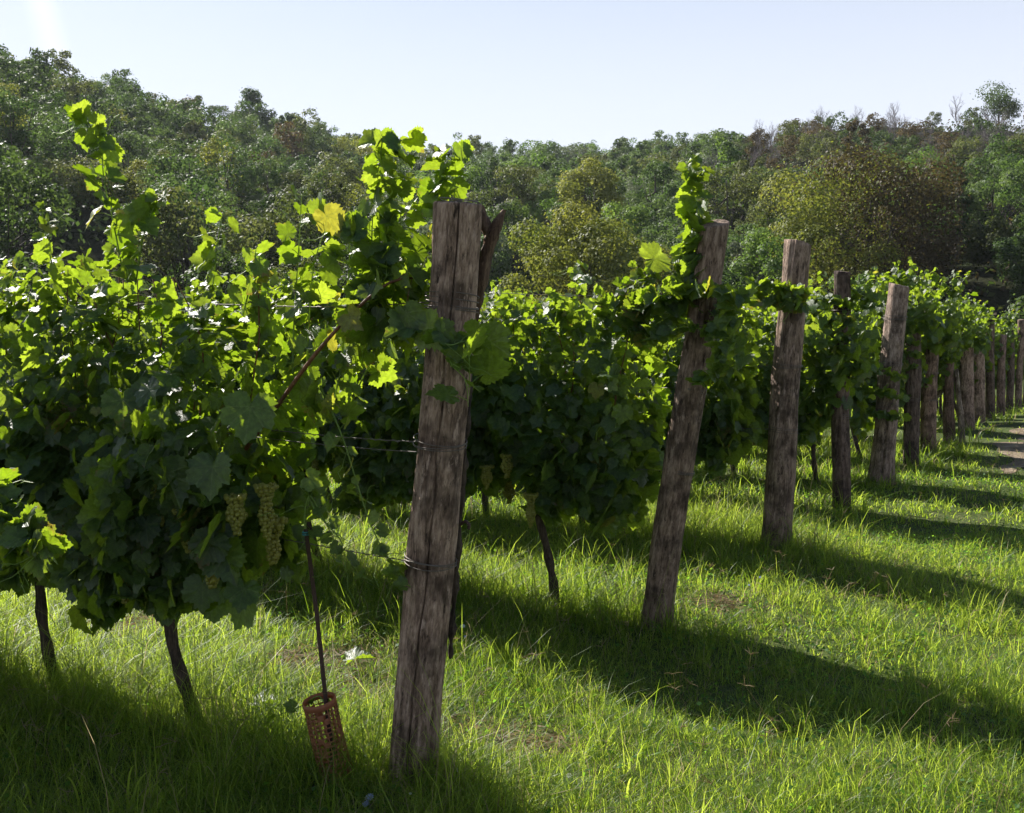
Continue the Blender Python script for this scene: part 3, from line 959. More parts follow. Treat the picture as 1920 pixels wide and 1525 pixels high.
def post_mesh(seed, H, r0, r1, crack=None, n=56, rings=90, cut=0.06, flare=0.0, knots=3):
    rg = random.Random(seed)
    V, Fc = [], []
    kn = [(rg.uniform(0, 6.28), rg.uniform(0.2, 0.9) * H, rg.uniform(0.006, 0.014)) for _ in range(knots)]
    cracks = [(crack, 0.034, 0.026)] if crack is not None else []
    cracks += [(rg.uniform(0, 6.28), rg.uniform(0.003, 0.007), 0.035) for _ in range(5)]
    b1, b2 = rg.uniform(0, 6), rg.uniform(0, 6)
    for j in range(rings + 1):
        f = j / rings
        z = -0.12 + (H + 0.12) * f
        r = r0 + (r1 - r0) * max(0, f) + flare * math.exp(-max(z, 0) / 0.14)
        cx, cy = 0.013 * math.sin(z * 2.1 + b1), 0.010 * math.sin(z * 2.7 + b2)
        for i in range(n):
            a = 2 * math.pi * i / n
            q = r * (1 + 0.045 * math.sin(2 * a + b1 + z * 0.6) + 0.03 * math.sin(3 * a + b2))
            q += 0.011 * mnoise.noise((math.cos(a) * 2.2 + seed, math.sin(a) * 2.2, z * 2.2))
            q += 0.0045 * mnoise.noise((math.cos(a) * 9 + seed, math.sin(a) * 9, z * 3.0))
            q += 0.0022 * mnoise.noise((math.cos(a) * 26 + seed, math.sin(a) * 26, z * 7.0))
            for ca, dep, wd in cracks:
                aa = ca + 0.05 * math.sin(z * 5 + ca) + 0.09 * mnoise.noise((z * 6, ca, seed)) + 0.10 * (z - 1)* (1 if ca == crack else 0.5)
                d = abs((a - aa + math.pi) % (2 * math.pi) - math.pi)
                fade = 1 if ca == crack else max(0, math.sin(z * 2.0 + ca * 3))
                if ca == crack: fade = 0.62 + 0.38 * math.sin(z * 3.1 + 0.6) + 0.2 * mnoise.noise((z * 9, seed, 0))
                q -= dep * fade * math.exp(-(d / wd) ** 2)
            for ka, kz, kd in kn:
                d2 = (((a - ka + math.pi) % (2 * math.pi) - math.pi) * r) ** 2 + (z - kz) ** 2
                q += kd * math.exp(-d2 / 0.0012)
            zz = z + (cut * (q * math.cos(a + b2)) / r * (f > 0.985) if j == rings else 0)
            V.append((cx + q * math.cos(a), cy + q * math.sin(a), zz))
    for j in range(rings):
        for i in range(n):
            i2 = (i + 1) % n
            Fc.append((j * n + i, j * n + i2, (j + 1) * n + i2, (j + 1) * n + i))
    # top: an inner ring, slightly worn, then the middle
    b = len(V)
    top = V[rings * n:(rings + 1) * n]
    c = np.mean(np.array(top), axis=0)
    for k, s_ in enumerate((0.93, 0.6, 0.25)):
        for i in range(n):
            p = np.array(top[i]); q = c + (p - c) * s_
            V.append((q[0], q[1], q[2] + 0.004 + 0.004 * mnoise.noise((q[0] * 60, q[1] * 60, seed))))
    V.append((c[0], c[1], c[2] + 0.004))
    T3 = []
    prev = rings * n
    for k in range(3):
        cur = b + k * n
        for i in range(n):
            i2 = (i + 1) % n
            Fc.append((prev + i, prev + i2, cur + i2, cur + i))
        prev = cur
    for i in range(n): T3.append((prev + i, prev + (i + 1) % n, len(V) - 1))
    return np_mesh('timber', np.array(V), [np.array(Fc), np.array(T3)], M['post'])


def wrap_mesh(r, z, turns, seed, tail=None):
    rg = random.Random(seed)
    mb = MB()
    for t in range(turns):
        ph = rg.uniform(0, 6)
        zz = z + (t - turns / 2) * 0.012 + rg.uniform(-0.004, 0.004)
        tilt = rg.uniform(-0.02, 0.02)
        q = [Vector(((r + 0.002) * math.cos(a), (r + 0.002) * math.sin(a), zz + tilt * math.sin(a + ph))) for a in [2 * math.pi * i / 36 for i in range(37)]]
        mb.tube(q, [0.0016] * 37, 5, 0, cap=False)
    if tail:
        mb.tube(tail, [0.002] * len(tail), 5, 0)
    return mb.build('wire_wrap', M['wire'])


post_roots = []
for n_, (k, t, topx, w, lab) in enumerate(POSTS):
    base = row_point(ROWS[k], t)
    top = on_row(ROWS[k], *topx)
    ax_ = top - base
    H = ax_.length
    dep = (base.y + top.y) / 2
    r = w / F * dep / 2
    rt = empty('trellis_post', base, lab + ('' if 'line' in lab else ''), 'post', 'wooden end posts of the vine rows')
    rt.rotation_mode = 'QUATERNION'
    rt.rotation_quaternion = ax_.to_track_quat('Z', 'Y')
    rg = random.Random(n_)
    inv = rt.rotation_quaternion.inverted()
    cdir = inv @ Vector((-base.x, -base.y, 0)).normalized()
    ca = math.atan2(cdir.y, cdir.x)
    crk = {0: ca - 0.18, 2: ca + 0.75, 4: ca + 0.1}.get(n_)
    res = dict(n=230, rings=190) if n_ == 0 else dict(n=72, rings=80) if n_ < 6 else dict(n=20, rings=30)
    tb_ = link('timber', post_mesh(n_ + 1, H, r * (1.08 if n_ else 1.0), r * (0.92 if n_ else 0.93), crk, cut=[0.004, 0.028, 0.02, 0.012, 0.02, 0.004][n_] if n_ < 6 else 0.01, flare=[0.006, 0.004, 0.006, 0, 0.03, 0][n_] if n_ < 6 else 0, **res), rt)
    g_ = [1.12, 0.8, 0.85, 0.45, 0.95, 0.42, 0.9, 0.6, 1.0, 1.1, 0.5, 0.75, 0.5, 0.8, 0.6, 0.9][n_]
    tb_.color = (g_ * 1.14, g_ * [1, 1, 1, 0.97, 1.04, 1, 0.95, 0.93][n_ % 8], g_ * [1, 0.97, 1.0, 1, 1.10, 1, 0.9, 0.9][n_ % 8], 1)
    for wz, tn in [(1.81, 5), (1.31, 3), (0.87, 3)]:
        if n_ < 8:
            link('wire_wrap', wrap_mesh(r * 1.0 + 0.004, wz * H / 2.15, tn, n_ * 10 + int(wz * 10)), rt)
    post_roots.append((rt, inv, base, r, H))

# details of the first post: broken stake at its side, wire loop on its top, bent hook
rt, inv, base, r, H = post_roots[0]


def post_local(px, py, v):
    return inv @ (on_row(0, px, py, v) - base)


rg = random.Random(9)
mb = MB()
q = [post_local(*a) for a in [(946, 394, -0.02), (928, 430, 0.0), (912, 475, 0.0), (900, 530, 0.0), (889, 600, -0.02)]]
mb.tube(smooth_line(q, 22), [0.006, 0.009, 0.012, 0.016, 0.019, 0.021, 0.022, 0.023, 0.023, 0.023, 0.023, 0.023, 0.023, 0.026, 0.026, 0.025, 0.024, 0.022, 0.02, 0.018, 0.016, 0.014], 14, 0, rough=0.2, rng=rg)
q = [post_local(*a) for a in [(904, 385, 0.0), (906, 410, 0.0), (915, 440, 0.0)]]
mb.tube(smooth_line(q, 7), [0.004, 0.010, 0.014, 0.02, 0.02, 0.018, 0.014], 10, 0, rough=0.25, rng=rg)
tag(link('side_stake', mb.build('side_stake', M['post_red']), rt), 'splintered reddish stake wedged beside the post')
mb = MB()
q = [post_local(*a) for a in [(885, 610, 0.0), (878, 720, 0.0), (872, 830, 0.0), (864, 930, 0.0), (856, 1050, 0.0), (848, 1160, 0.0), (844, 1235, 0.0)]]
mb.tube(smooth_line(q, 60), [0.013 + 0.006 * math.sin(i * 0.7) * math.sin(i * 0.23) - 0.006 * (i > 52) for i in range(60)], 10, 0, rough=0.35, rng=rg)
link('bark_strip', mb.build('bark_strip', M['vinebark']), rt)
mb = MB()
q = [Vector((r * 0.9 * math.cos(a), r * 0.7 * math.sin(a), H + 0.012 + 0.003 * math.sin(3 * a))) for a in [i / 20 * 6.0 for i in range(21)]]
mb.tube(q, [0.002] * 21, 5, 0)
q = [Vector((r * 1.0 * math.cos(a) * 1.0, r * 0.35 * math.sin(a) - 0.01, H + 0.014)) for a in [i / 16 * 5.2 + 1 for i in range(17)]]
mb.tube(q, [0.0018] * 17, 5, 0)
link('wire_loop', mb.build('wire_loop', M['wire']), rt)
mb = MB()
q = [post_local(*a) for a in [(862, 985, 0.05), (872, 978, 0.06), (880, 985, 0.06), (878, 992, 0.06)]]
mb.tube(smooth_line(q, 10), [0.006] * 10, 8, 0)
link('hook', mb.build('hook', M['rust']), rt)

# second posts that brace some rows
for j, (k, tb, px, py) in enumerate([(7, -0.2, 1792, 700), (8, 0.9, 1822, 668)]):
    base = row_point(ROWS[k], tb)
    top = on_row(ROWS[k], px, py)
    rt2 = empty('brace_post', base, f'slim brace pole leaning against the {ORD[k]} end post', 'post')
    rt2.rotation_mode = 'QUATERNION'
    rt2.rotation_quaternion = (top - base).to_track_quat('Z', 'Y')
    link('timber', post_mesh(40 + j, (top - base).length, 0.045 if j != 2 else 0.03, 0.035 if j != 2 else 0.022, None, n=24, rings=30), rt2)

# ------------------------------------------------------------------ trellis wires
WN = ['top', 'middle', 'lowest']
for k in range(6):
    rt_, inv_, base_, r_, H_ = post_roots[k]
    for w_, z in enumerate((1.81, 1.31, 0.87)):
        mb = MB()
        st = base_ + (rt_.rotation_quaternion @ Vector((0, 0, z * H_ / 2.15)))
        for dz, strand in ((0, 0), (-0.035, 1)) if (w_ == 1 and k == 0) else ((0, 0),):
            pts = []
            Lw = 0.93 * NV[k] + 0.5
            for i in range(30):
                t = i / 29 * Lw
                p = Vector((st.x, st.y, st.z + dz)) + ROWD * t
                p.z += -0.012 * math.sin(t * 3.3) + (0.006 * math.sin(t * 60) if t < 1 else 0)
                p -= HEAD * (r_ * (1 - min(1, t * 2)) * 0.9)
                pts.append(p)
            mb.tube(pts, [0.0016] * 30, 5, 0)
            if k == 0 and strand == 0:
                q = [p + Vector((0, 0, 0.004 * math.sin(i * 2.5))) for i, p in enumerate(smooth_line(pts[:6], 50))]
                mb.tube(q, [0.0014] * 50, 5, 0)
        o = link('trellis_wire', mb.build('trellis_wire', M['wire']))
        tag(o, f'thin galvanised wire, the {WN[w_]} one of the three strung along the {ORD[k]} row', 'wire', 'trellis wires')

# ------------------------------------------------------------------ young vine, its stake and net guard
gb = on_ground(634, 1462)
g_top = at_depth(597, 1312, gb.y - 0.02)
rt = empty('tree_guard', gb, 'orange brown plastic net tube round a young vine, leaning beside the nearest post', 'plant guard')
rt.rotation_mode = 'QUATERNION'
rt.rotation_quaternion = (g_top - gb).to_track_quat('Z', 'Y')
GH = (g_top - gb).length
GR = 0.062
na, nz_ = 20, 17
V, Fq = [], []
rgx = random.Random(4)


def gpt(a, z, rr=0.0):
    th = a / na * 2 * math.pi
    rad = GR * (1 + 0.04 * math.sin(2 * th + 1) + 0.03 * math.sin(z * 20 + th)) + rr
    return (rad * math.cos(th), rad * math.sin(th), z)


for iz in range(nz_):
    z0, z1 = GH * 0.93 * iz / nz_, GH * 0.93 * (iz + 1) / nz_
    for ia in range(na):
        b = len(V)
        m_ = rgx.uniform(0.08, 0.17)
        V += [gpt(ia, z0), gpt(ia + 1, z0), gpt(ia + 1, z1), gpt(ia, z1)]
        dz = (z1 - z0)
        sh = rgx.uniform(-0.08, 0.08)
        V += [gpt(ia + m_ + sh, z0 + dz * m_), gpt(ia + 1 - m_ + sh, z0 + dz * m_), gpt(ia + 1 - m_ + sh, z1 - dz * m_), gpt(ia + m_ + sh, z1 - dz * m_)]
        Fq += [(b, b + 1, b + 5, b + 4), (b + 1, b + 2, b + 6, b + 5), (b + 2, b + 3, b + 7, b + 6), (b + 3, b, b + 4, b + 7)]
        if rgx.random() < 0.10: Fq.append((b + 4, b + 5, b + 6, b + 7))
net = link('net', np_mesh('net', np.array(V), [np.array(Fq)], M['guard'], smooth=False), rt)
sm = net.modifiers.new('thickness', 'SOLIDIFY'); sm.thickness = 0.0025
V, Fq = [], []
for ia in range(na):
    for z in (GH * 0.93, GH): V.append(gpt(ia, z, 0.001))
for ia in range(na):
    a, b = ia * 2, ((ia + 1) % na) * 2
    Fq.append((a, b, b + 1, a + 1))
rim = link('rim', np_mesh('rim', np.array(V), [np.array(Fq)], M['guard'], smooth=True), rt)
sm = rim.modifiers.new('thickness', 'SOLIDIFY'); sm.thickness = 0.0035
mb = MB()
a, b = at_depth(573, 992, gb.y + 0.02), at_depth(610, 1305, gb.y)
c = b + (b - a) * 0.48
mb.tube([a, a.lerp(b, 0.5) + Vector((0.004, 0, 0)), b, c], [0.0075, 0.008, 0.0085, 0.009], 10, 0, rough=0.06, rng=rgx)
st = empty('plant_stake', gb, 'thin dark rusty stake standing in the orange net tube', 'stake')
me = mb.build('rod', M['rust'])
me.transform(Matrix.Translation(-gb))
link('rod', me, st)
mb = MB()
for i in range(2):
    q = [a + Vector((0.011 * math.cos(t), 0.011 * math.sin(t), -0.012 - 0.008 * i)) for t in [k * 0.7 for k in range(10)]]
    mb.tube(q, [0.003] * 10, 6, 0)
me = mb.build('tie', M['tie']); me.transform(Matrix.Translation(-gb))
link('tie', me, st)
yv = empty('young_vine', gb + Vector((0.01, 0.0, 0)), 'young vine with a few pale leaves growing through the orange net tube', 'grapevine')


def loc_line(pp, d):
    return [at_depth(x, y, d_ + gb.y) - yv.location for (x, y), d_ in zip(pp, d)]


link('stem', shoot_mesh('stem', [Vector((0, 0, 0)), Vector((-0.02, 0, 0.12))] + loc_line([(604, 1310), (570, 1322), (540, 1335), (490, 1350)], [0, 0.02, 0.02, 0.03]), 51, leaf0=0.045, leaf1=0.055, n=5, tend=1), yv)
link('stem', shoot_mesh('stem', loc_line([(575, 1010), (571, 970), (580, 930), (600, 960), (625, 1010), (640, 1050)], [0.02] * 6), 52, leaf0=0.075, leaf1=0.05, n=9, tend=4), yv)

# ------------------------------------------------------------------ trees


def cards(rg, c, r, n, size, zf=0.8, up=0.3):
    """n leaf cards on the shells of the clumps c (k,3) with radii r (k)"""
    k = len(c)
    w = r ** 2 / (r ** 2).sum()
    which = rg.choice(k, n, p=w)
    d = rg.normal(0, 1, (n, 3)); d[:, 2] += up
    d /= np.linalg.norm(d, axis=1, keepdims=True)
    rad = r[which] * rg.uniform(0.5, 1.0, n) ** 0.5 * (1 + 0.35 * (rg.random(n) < 0.12))
    p = c[which] + d * rad[:, None] * np.array([1, 1, zf])
    nn = d * 1.0 + rg.normal(0, 0.42, (n, 3)) + np.array([0, 0, 0.3])
    nn /= np.linalg.norm(nn, axis=1, keepdims=True)
    t = rg.normal(0, 1, (n, 3)); t -= nn * (t * nn).sum(1, keepdims=True)
    t /= np.linalg.norm(t, axis=1, keepdims=True)
    b = np.cross(nn, t)
    s = (size * rg.uniform(0.6, 1.35, n))[:, None]
    V = np.stack([p - t * s * 0.5, p + b * s * 0.33 + nn * s * 0.08, p + t * s * 0.5, p - b * s * 0.33 + nn * s * 0.08], 1)
    return V.reshape(-1, 3), which


def make_tree(seed, H=8.0, W=3.4, shape='round', n=5200, size=0.26, clumps=34, base=0.22, fat=1.0):
    """crown verts, faces, tint and a trunk mesh; base is the share of the height below the crown"""
    rg = np.random.default_rng(seed)
    cz, ch = H * (base + 1) / 2, H * (1 - base) / 2
    c = []
    while len(c) < clumps:
        q = rg.uniform(-1, 1, 3)
        l = np.linalg.norm(q)
        if l > 1 or (l < 0.45 and rg.random() < 0.7): continue
        f = (q[2] + 1) / 2
        if shape == 'cone': ww = W * (1.0 - 0.88 * f)
        elif shape == 'tall': ww = W * (0.75 + 0.25 * math.sin(f * 3.1))
        elif shape == 'flat': ww = W * (0.6 + 0.5 * f)
        else: ww = W
        if shape == 'cone':
            a = rg.uniform(0, 6.28); rr_ = rg.uniform(0.3, 0.9)
            c.append((ww * rr_ * math.cos(a), ww * rr_ * math.sin(a), cz + q[2] * ch * 0.95))
        else:
            c.append((q[0] * ww * 0.92, q[1] * ww * 0.92, cz + q[2] * ch * 0.90))
    c = np.array(c)
    r = rg.uniform(0.5, 1.15, clumps) * W * (1.15 if shape != 'cone' else 1.0) / clumps ** 0.42 * fat
    if shape == 'cone': r *= (1.15 - 0.8 * (c[:, 2] - H * base) / (H * (1 - base)))
    V, which = cards(rg, c, r, n, size, 0.62 if shape in ('flat', 'cone') else 0.8)
    ct = np.clip(rg.normal(0.4, 0.22, clumps), 0, 0.86)
    tint = np.repeat(np.clip(ct[which] + rg.normal(0, 0.10, n), 0, 0.86), 4)
    Fq = np.arange(n * 4).reshape(-1, 4)
    mb = MB()
    top = Vector((rg.uniform(-0.3, 0.3), rg.uniform(-0.3, 0.3), H * 0.8))
    bend = Vector((rg.uniform(-0.4, 0.4), rg.uniform(-0.4, 0.4), H * 0.4))
    tl = smooth_line([Vector((0, 0, -1.0)), Vector((0, 0, 0.3)), bend, top], 12)
    R0 = 0.022 * H
    mb.tube(tl, [R0 * (1.1 - 0.085 * i) for i in range(12)], 8, 0)
    for j in range(min(clumps, 16)):
        s_ = tl[3 + j % 7]
        e = Vector(c[j])
        m_ = s_.lerp(e, 0.5) + Vector((0, 0, -0.1 * (e - s_).length))
        mb.tube([s_, m_, e], [R0 * 0.4, R0 * 0.25, R0 * 0.08], 5, 0)
    return V, Fq, tint, mb


def bare_tree(seed, H=7.0):
    rg = random.Random(seed)
    mb = MB()

    def grow(p, d, L, r, lev):
        n = 4
        pts = [p]
        for i in range(n):
            d = (d + Vector((rg.gauss(0, .13), rg.gauss(0, .13), 0.05))).normalized()
            pts.append(pts[-1] + d * L / n)
        mb.tube(pts, [r * (1 - 0.6 * i / n) for i in range(n + 1)], 4 if lev else 6, 0, cap=False)
        if lev < 4:
            for _ in range([7, 4, 4, 3][lev]):
                k = rg.uniform(0.35, 1.0) * n
                q = pts[min(int(k), n - 1)].lerp(pts[min(int(k), n - 1) + 1], k - int(k)) if k < n else pts[-1]
                dd = (d * 1.0 + Vector((rg.gauss(0, .55), rg.gauss(0, .55), rg.gauss(0.25, .25)))).normalized()
                grow(q, dd, L * rg.uniform(0.5, 0.72), r * 0.5, lev + 1)
    grow(Vector((0, 0, -0.8)), Vector((rg.gauss(0, .08), rg.gauss(0, .08), 1)), H * 0.5, 0.12, 0)
    return mb


SPECIES = []     # (kind, words, H, W, crown mesh, trunk mesh, raw)
specs = [('round', 'round-crowned', 7.5, 3.3, 5600, 0.22), ('round', 'broad round-crowned', 7.0, 3.9, 6200, 0.22), ('tall', 'tall narrow', 9.0, 2.5, 5400, 0.22),
         ('flat', 'flat-topped', 7.2, 3.4, 5200, 0.22), ('round', 'loose-crowned', 8.0, 3.0, 3600, 0.24), ('flat', 'open flat-topped', 8.2, 3.3, 3400, 0.24),
         ('cone', 'pointed', 9.5, 2.6, 6000, 0.22), ('round', 'low bushy', 4.5, 2.8, 4600, 0.20)]
for i, (shp, words, H, W, n, sz) in enumerate(specs):
    V, Fq, ti, mb = make_tree(100 + i, H, W, shp, n, sz, clumps=30 + 4 * (i % 3), base=0.2 if shp != 'round' or H > 6 else 0.02)
    SPECIES.append(dict(kind=shp, words=words, H=H, W=W, crown=np_mesh('crown', V, [Fq], M['t_mid'], smooth=False, tint=ti),
                        trunk=mb.build('trunk', M['treebark']), raw=make_tree(300 + i, H, W, shp, 1700, 0.36, clumps=22, base=0.15)))
BARE = [bare_tree(500 + i).build('branches', M['twig']) for i in range(3)]


def plant(sp, x, y, sc, rz, tone, label, cat='tree', group=None, name=None, scz=None):
    z = surf(x, y)
    o = empty(name or ('shrub' if sp == 7 else 'tree'), (x, y, z - 0.1), label, cat, group)
    o.rotation_euler = (0, 0, rz)
    o.scale = (sc, sc, scz or sc)
    if sp < 0:
        link('branches', BARE[-sp - 1], o)
        return o
    c = link('crown', SPECIES[sp]['crown'], o)
    c.material_slots[0].link = 'OBJECT'
    c.material_slots[0].material = M['t_' + tone]
    link('trunk', SPECIES[sp]['trunk'], o)
    return o


def feature(px, ytop, wpx, d, tone, label, shape='round', n=14000, size=0.16, seed=1, base=0.05, clumps=60, yb=None, two=None, name='tree'):
    """a tree of its own, measured in the photograph"""
    x = (px - 960) / F * d
    z = surf(x, d)
    top = EYE + (762.5 - ytop) / F * d * 1.0 - math.tan(PITCH) * d
    H = top - z
    W = wpx / F * d / 2 * 1.2
    V, Fq, ti, mb = make_tree(seed, H, W, shape, n, size, clumps=clumps, base=base, fat=1.3)
    o = empty(name, (x, d, z - 0.1), label, 'tree' if name != 'shrub' else 'shrub')
    mats = [M['t_' + tone]]
    mi = None
    if two:
        mats.append(M['t_' + two])
        cx = V.reshape(-1, 4, 3).mean(1)
        nz = np.sin(cx[:, 0] * 1.1 + seed) * np.sin(cx[:, 2] * 1.3) * 0.35 + np.random.default_rng(seed).normal(0, 0.25, n)
        mi = ((cx[:, 0] / W + 0.25 + (cx[:, 2] / H - 0.6) * 0.8 + nz) > 0).astype(int)
    link('crown', np_mesh('crown', V, [Fq], mats, smooth=False, tint=ti, midx=mi), o)
    link('trunk', mb.build('trunk', M['treebark']), o)
    return o, x, d, W


feats = []
feats.append(feature(1098, 388, 262, 52, 'golden', 'broad golden olive bushy tree behind the vines between the two nearest posts', n=30000, size=0.17, seed=7, base=0.0, clumps=44))
feats.append(feature(1625, 288, 330, 62, 'yellow', 'large dense tree turning russet brown at its top, right of the third post', n=42000, size=0.18, seed=8, base=0.0, clumps=70, two='russet'))
feats.append(feature(1090, 298, 115, 92, 'yellow', 'pale yellow green tall tree on the slope above the golden olive tree', shape='tall', n=9000, size=0.22, seed=9, base=0.05, clumps=40))
feats.append(feature(1028, 345, 66, 84, 'fresh', 'fresh green narrow tree left of the pale yellow green tall tree', shape='tall', n=6000, size=0.2, seed=10, base=0.05, clumps=26))
feats.append(feature(1788, 290, 95, 72, 'dark', 'dark green layered conifer just right of the large russet tree', shape='cone', n=9000, size=0.2, seed=11, base=0.02, clumps=60, name='conifer'))
feats.append(feature(440, 255, 110, 88, 'yellow', 'yellow green topped tree low on the left slope', shape='round', n=9000, size=0.2, seed=12, base=0.05, clumps=40, two='mid'))
feats.append(feature(280, 305, 80, 82, 'yellow', 'small yellow green tree among dark ones behind the tall shoot of the first row', shape='round', n=7000, size=0.2, seed=13, clumps=30))
feats.append(feature(1440, 418, 120, 54, 'fresh', 'light green bushy tree at the left foot of the large russet tree', n=9000, size=0.16, seed=14, base=0.0, clumps=34))
feats.append(feature(1392, 425, 70, 58, 'silver', 'silvery olive tree left of the light green bushy tree', n=6000, size=0.16, seed=15, base=0.0, clumps=26))
feats.append(feature(1600, 468, 85, 46, 'fresh', 'small feathery green bush before the large russet tree', n=6000, size=0.13, seed=16, base=0.0, clumps=24, name='shrub'))
feats.append(feature(1690, 512, 120, 45, 'mid', 'grey green bush behind the fifth post', n=7000, size=0.13, seed=17, base=0.0, clumps=28, name='shrub'))
feats.append(feature(1893, 583, 62, 44, 'silver', 'low silvery olive bush at the right edge above the farthest vines', n=4000, size=0.12, seed=18, base=0.0, clumps=20, name='shrub'))
feats.append(feature(905, 440, 95, 66, 'mid', 'grey green tree rising just right of the nearest post', shape='tall', n=8000, size=0.18, seed=19, base=0.0, clumps=34))
feats.append(feature(960, 375, 95, 80, 'dark', 'dark blue green round tree right of the nearest post top', n=8000, size=0.2, seed=20, base=0.0, clumps=34))
feats.append(feature(1862, 410, 105, 66, 'olive', 'wide soft green tree low on the right slope beyond the conifer', n=10000, size=0.18, seed=21, base=0.0, clumps=44))
feats.append(feature(140, 310, 190, 70, 'mid', 'wide rounded tree low at the left behind the tall shoot', n=12000, size=0.19, seed=22, base=0.0, clumps=46, two='olive'))
feats.append(feature(1856, 172, 80, 176, 'dark', 'dark pine-like tree standing highest on the right skyline', shape='flat', n=3500, size=0.3, seed=23, base=0.4, clumps=12))
feats.append(feature(478, 178, 46, 168, 'dark', 'small round dark tree alone on the left skyline', n=3000, size=0.3, seed=24, base=0.3, clumps=14))
taken = [(x, y, W) for _, x, y, W in feats if y < 120]

# the wood on the slopes, tree by tree
rt_ = random.Random(21)
spots = []
grid_ = {}
tries = 0
while tries < 40000:
    tries += 1
    a = rt_.uniform(R(-33), R(33))
    r_ = math.sqrt(rt_.uniform(48 ** 2, 245 ** 2))
    px = 960 + F * math.tan(a)
    Rr = float(np.interp(px, RIDX, RIDR))
    if r_ > Rr + 9: continue
    x, y = r_ * math.sin(a), r_ * math.cos(a)
    foot = FOOT + 3 * float(sstep(1000, 1900, px)) - 4 * float(sstep(700, 0, px))
    if r_ < foot + 2: continue
    dmin = 3.0 + r_ * 0.008
    gx, gy = int(x // 7), int(y // 7)
    if any((x - u) ** 2 + (y - v) ** 2 < dmin ** 2 for i in (-1, 0, 1) for j in (-1, 0, 1) for (u, v) in grid_.get((gx + i, gy + j), [])): continue
    if any((x - u) ** 2 + (y - v) ** 2 < (w * 0.95 + 1.6) ** 2 or (abs(x / y - u / v) * v < w * 0.9 and 0 < v - y < 40 and v < 100) for u, v, w in taken): continue
    grid_.setdefault((gx, gy), []).append((x, y))
    spots.append((r_, x, y, px, (r_ - foot) / (Rr - foot)))
spots.sort()
print('trees', len(spots))
TONEW = {'dark': 'dark green', 'olive': 'dull olive', 'mid': 'grey green', 'yellow': 'yellow green', 'russet': 'brownish', 'fresh': 'fresh green', 'silver': 'silvery green', 'golden': 'golden'}
far = []
nbare = 0
for n_, (r_, x, y, px, t) in enumerate(spots):
    q = rt_.random()
    if px < 720:
        side = 'left'
        tone = 'dark' if q < .50 else 'olive' if q < .72 else 'mid' if q < .90 else 'yellow' if q < .94 else 'russet' if t > .6 else 'mid'
    elif px < 1350:
        side = 'middle'
        tone = 'mid' if q < .48 else 'olive' if q < .66 else 'fresh' if q < .78 else 'silver' if q < .84 else 'dark'
    else:
        side = 'right'
        if t > 0.42: tone = 'russet' if q < .24 else 'bare' if q < .60 else 'olive' if q < .78 else 'dark'
        else: tone = 'mid' if q < .38 else 'olive' if q < .6 else 'fresh' if q < .75 else 'dark'
    sp = rt_.choice([0, 1, 2, 3, 4, 5, 0, 1, 7] if t < 0.9 else [3, 4, 5, 5, 4, 7])
    sc = rt_.uniform(0.56, 0.98)
    if px > 1350 and t > 0.4: sc *= 0.8
    if t < 0.08: sc *= 0.9
    rz = rt_.uniform(0, 6.28)
    part = 'foot' if t < 0.2 else 'lower slope' if t < 0.45 else 'upper slope' if t < 0.85 else 'crest'
    if tone == 'bare':
        nbare += 1
        if nbare < 95:
            plant(-rt_.choice([1, 2, 3]), x, y, sc * 1.25, rz, None, f'leafless purple grey tree on the {part} of the {side} hillside', 'tree', 'trees of the wooded hillside', name='bare_tree')
        else: far.append((sp, x, y, sc * 0.7, rz, 'russet'))
    elif n_ < 225 or (t > 0.93 and n_ % 3 == 0):
        size_w = 'small' if sc < 0.66 else 'tall' if sc > 0.86 else 'medium'
        plant(sp, x, y, sc, rz, tone, f'{size_w} {TONEW[tone]} {SPECIES[sp]["words"]} {"shrub" if sp == 7 else "tree"} at the {part} of the {side} hillside', 'shrub' if sp == 7 else 'tree', 'trees of the wooded hillside')
    else:
        far.append((sp, x, y, sc, rz, tone))
for j in range(46):      # shrubs along the edge of the wood
    a = R(-31 + 62 * (j + rt_.uniform(-.3, .3)) / 45)
    px = 960 + F * math.tan(a)
    r_ = FOOT + 3 * float(sstep(1000, 1900, px)) - 4 * float(sstep(700, 0, px)) + rt_.uniform(0, 3)
    x, y = r_ * math.sin(a), r_ * math.cos(a)
    if any(abs(x / y - u / v) * v < w * 1.05 and y < v + 3 for u, v, w in taken): continue
    plant(7, x, y, rt_.uniform(0.8, 1.25), rt_.uniform(0, 6), 'dark', 'dark green shrub in the line of shrubs along the near edge of the wood', 'shrub', 'shrubs along the edge of the wood')
# the rest of the wood, a mass
V, ti, mi = [], [], []
tn = list(TONES)
for sp, x, y, sc, rz, tone in far:
    rv_, rf_, rt2_, mb_ = SPECIES[sp]['raw']
    c, s_ = math.cos(rz) * sc, math.sin(rz) * sc
    z = surf(x, y)
    V.append(np.stack([rv_[:, 0] * c - rv_[:, 1] * s_ + x, rv_[:, 0] * s_ + rv_[:, 1] * c + y, rv_[:, 2] * sc + z], 1))
    ti.append(np.clip(rt2_ + rt_.uniform(-0.2, 0.2), 0, 0.86)); mi.append(np.full(len(rv_) // 4, tn.index(tone)))
V = np.concatenate(V)
o = link('distant_wood', np_mesh('distant_wood', V, [np.arange(len(V)).reshape(-1, 4)], [M['t_' + k] for k in tn], smooth=False, tint=np.concatenate(ti), midx=np.concatenate(mi)))
tag(o, 'far trees closing up into one wood on the upper hillside', 'wood', kind='stuff')
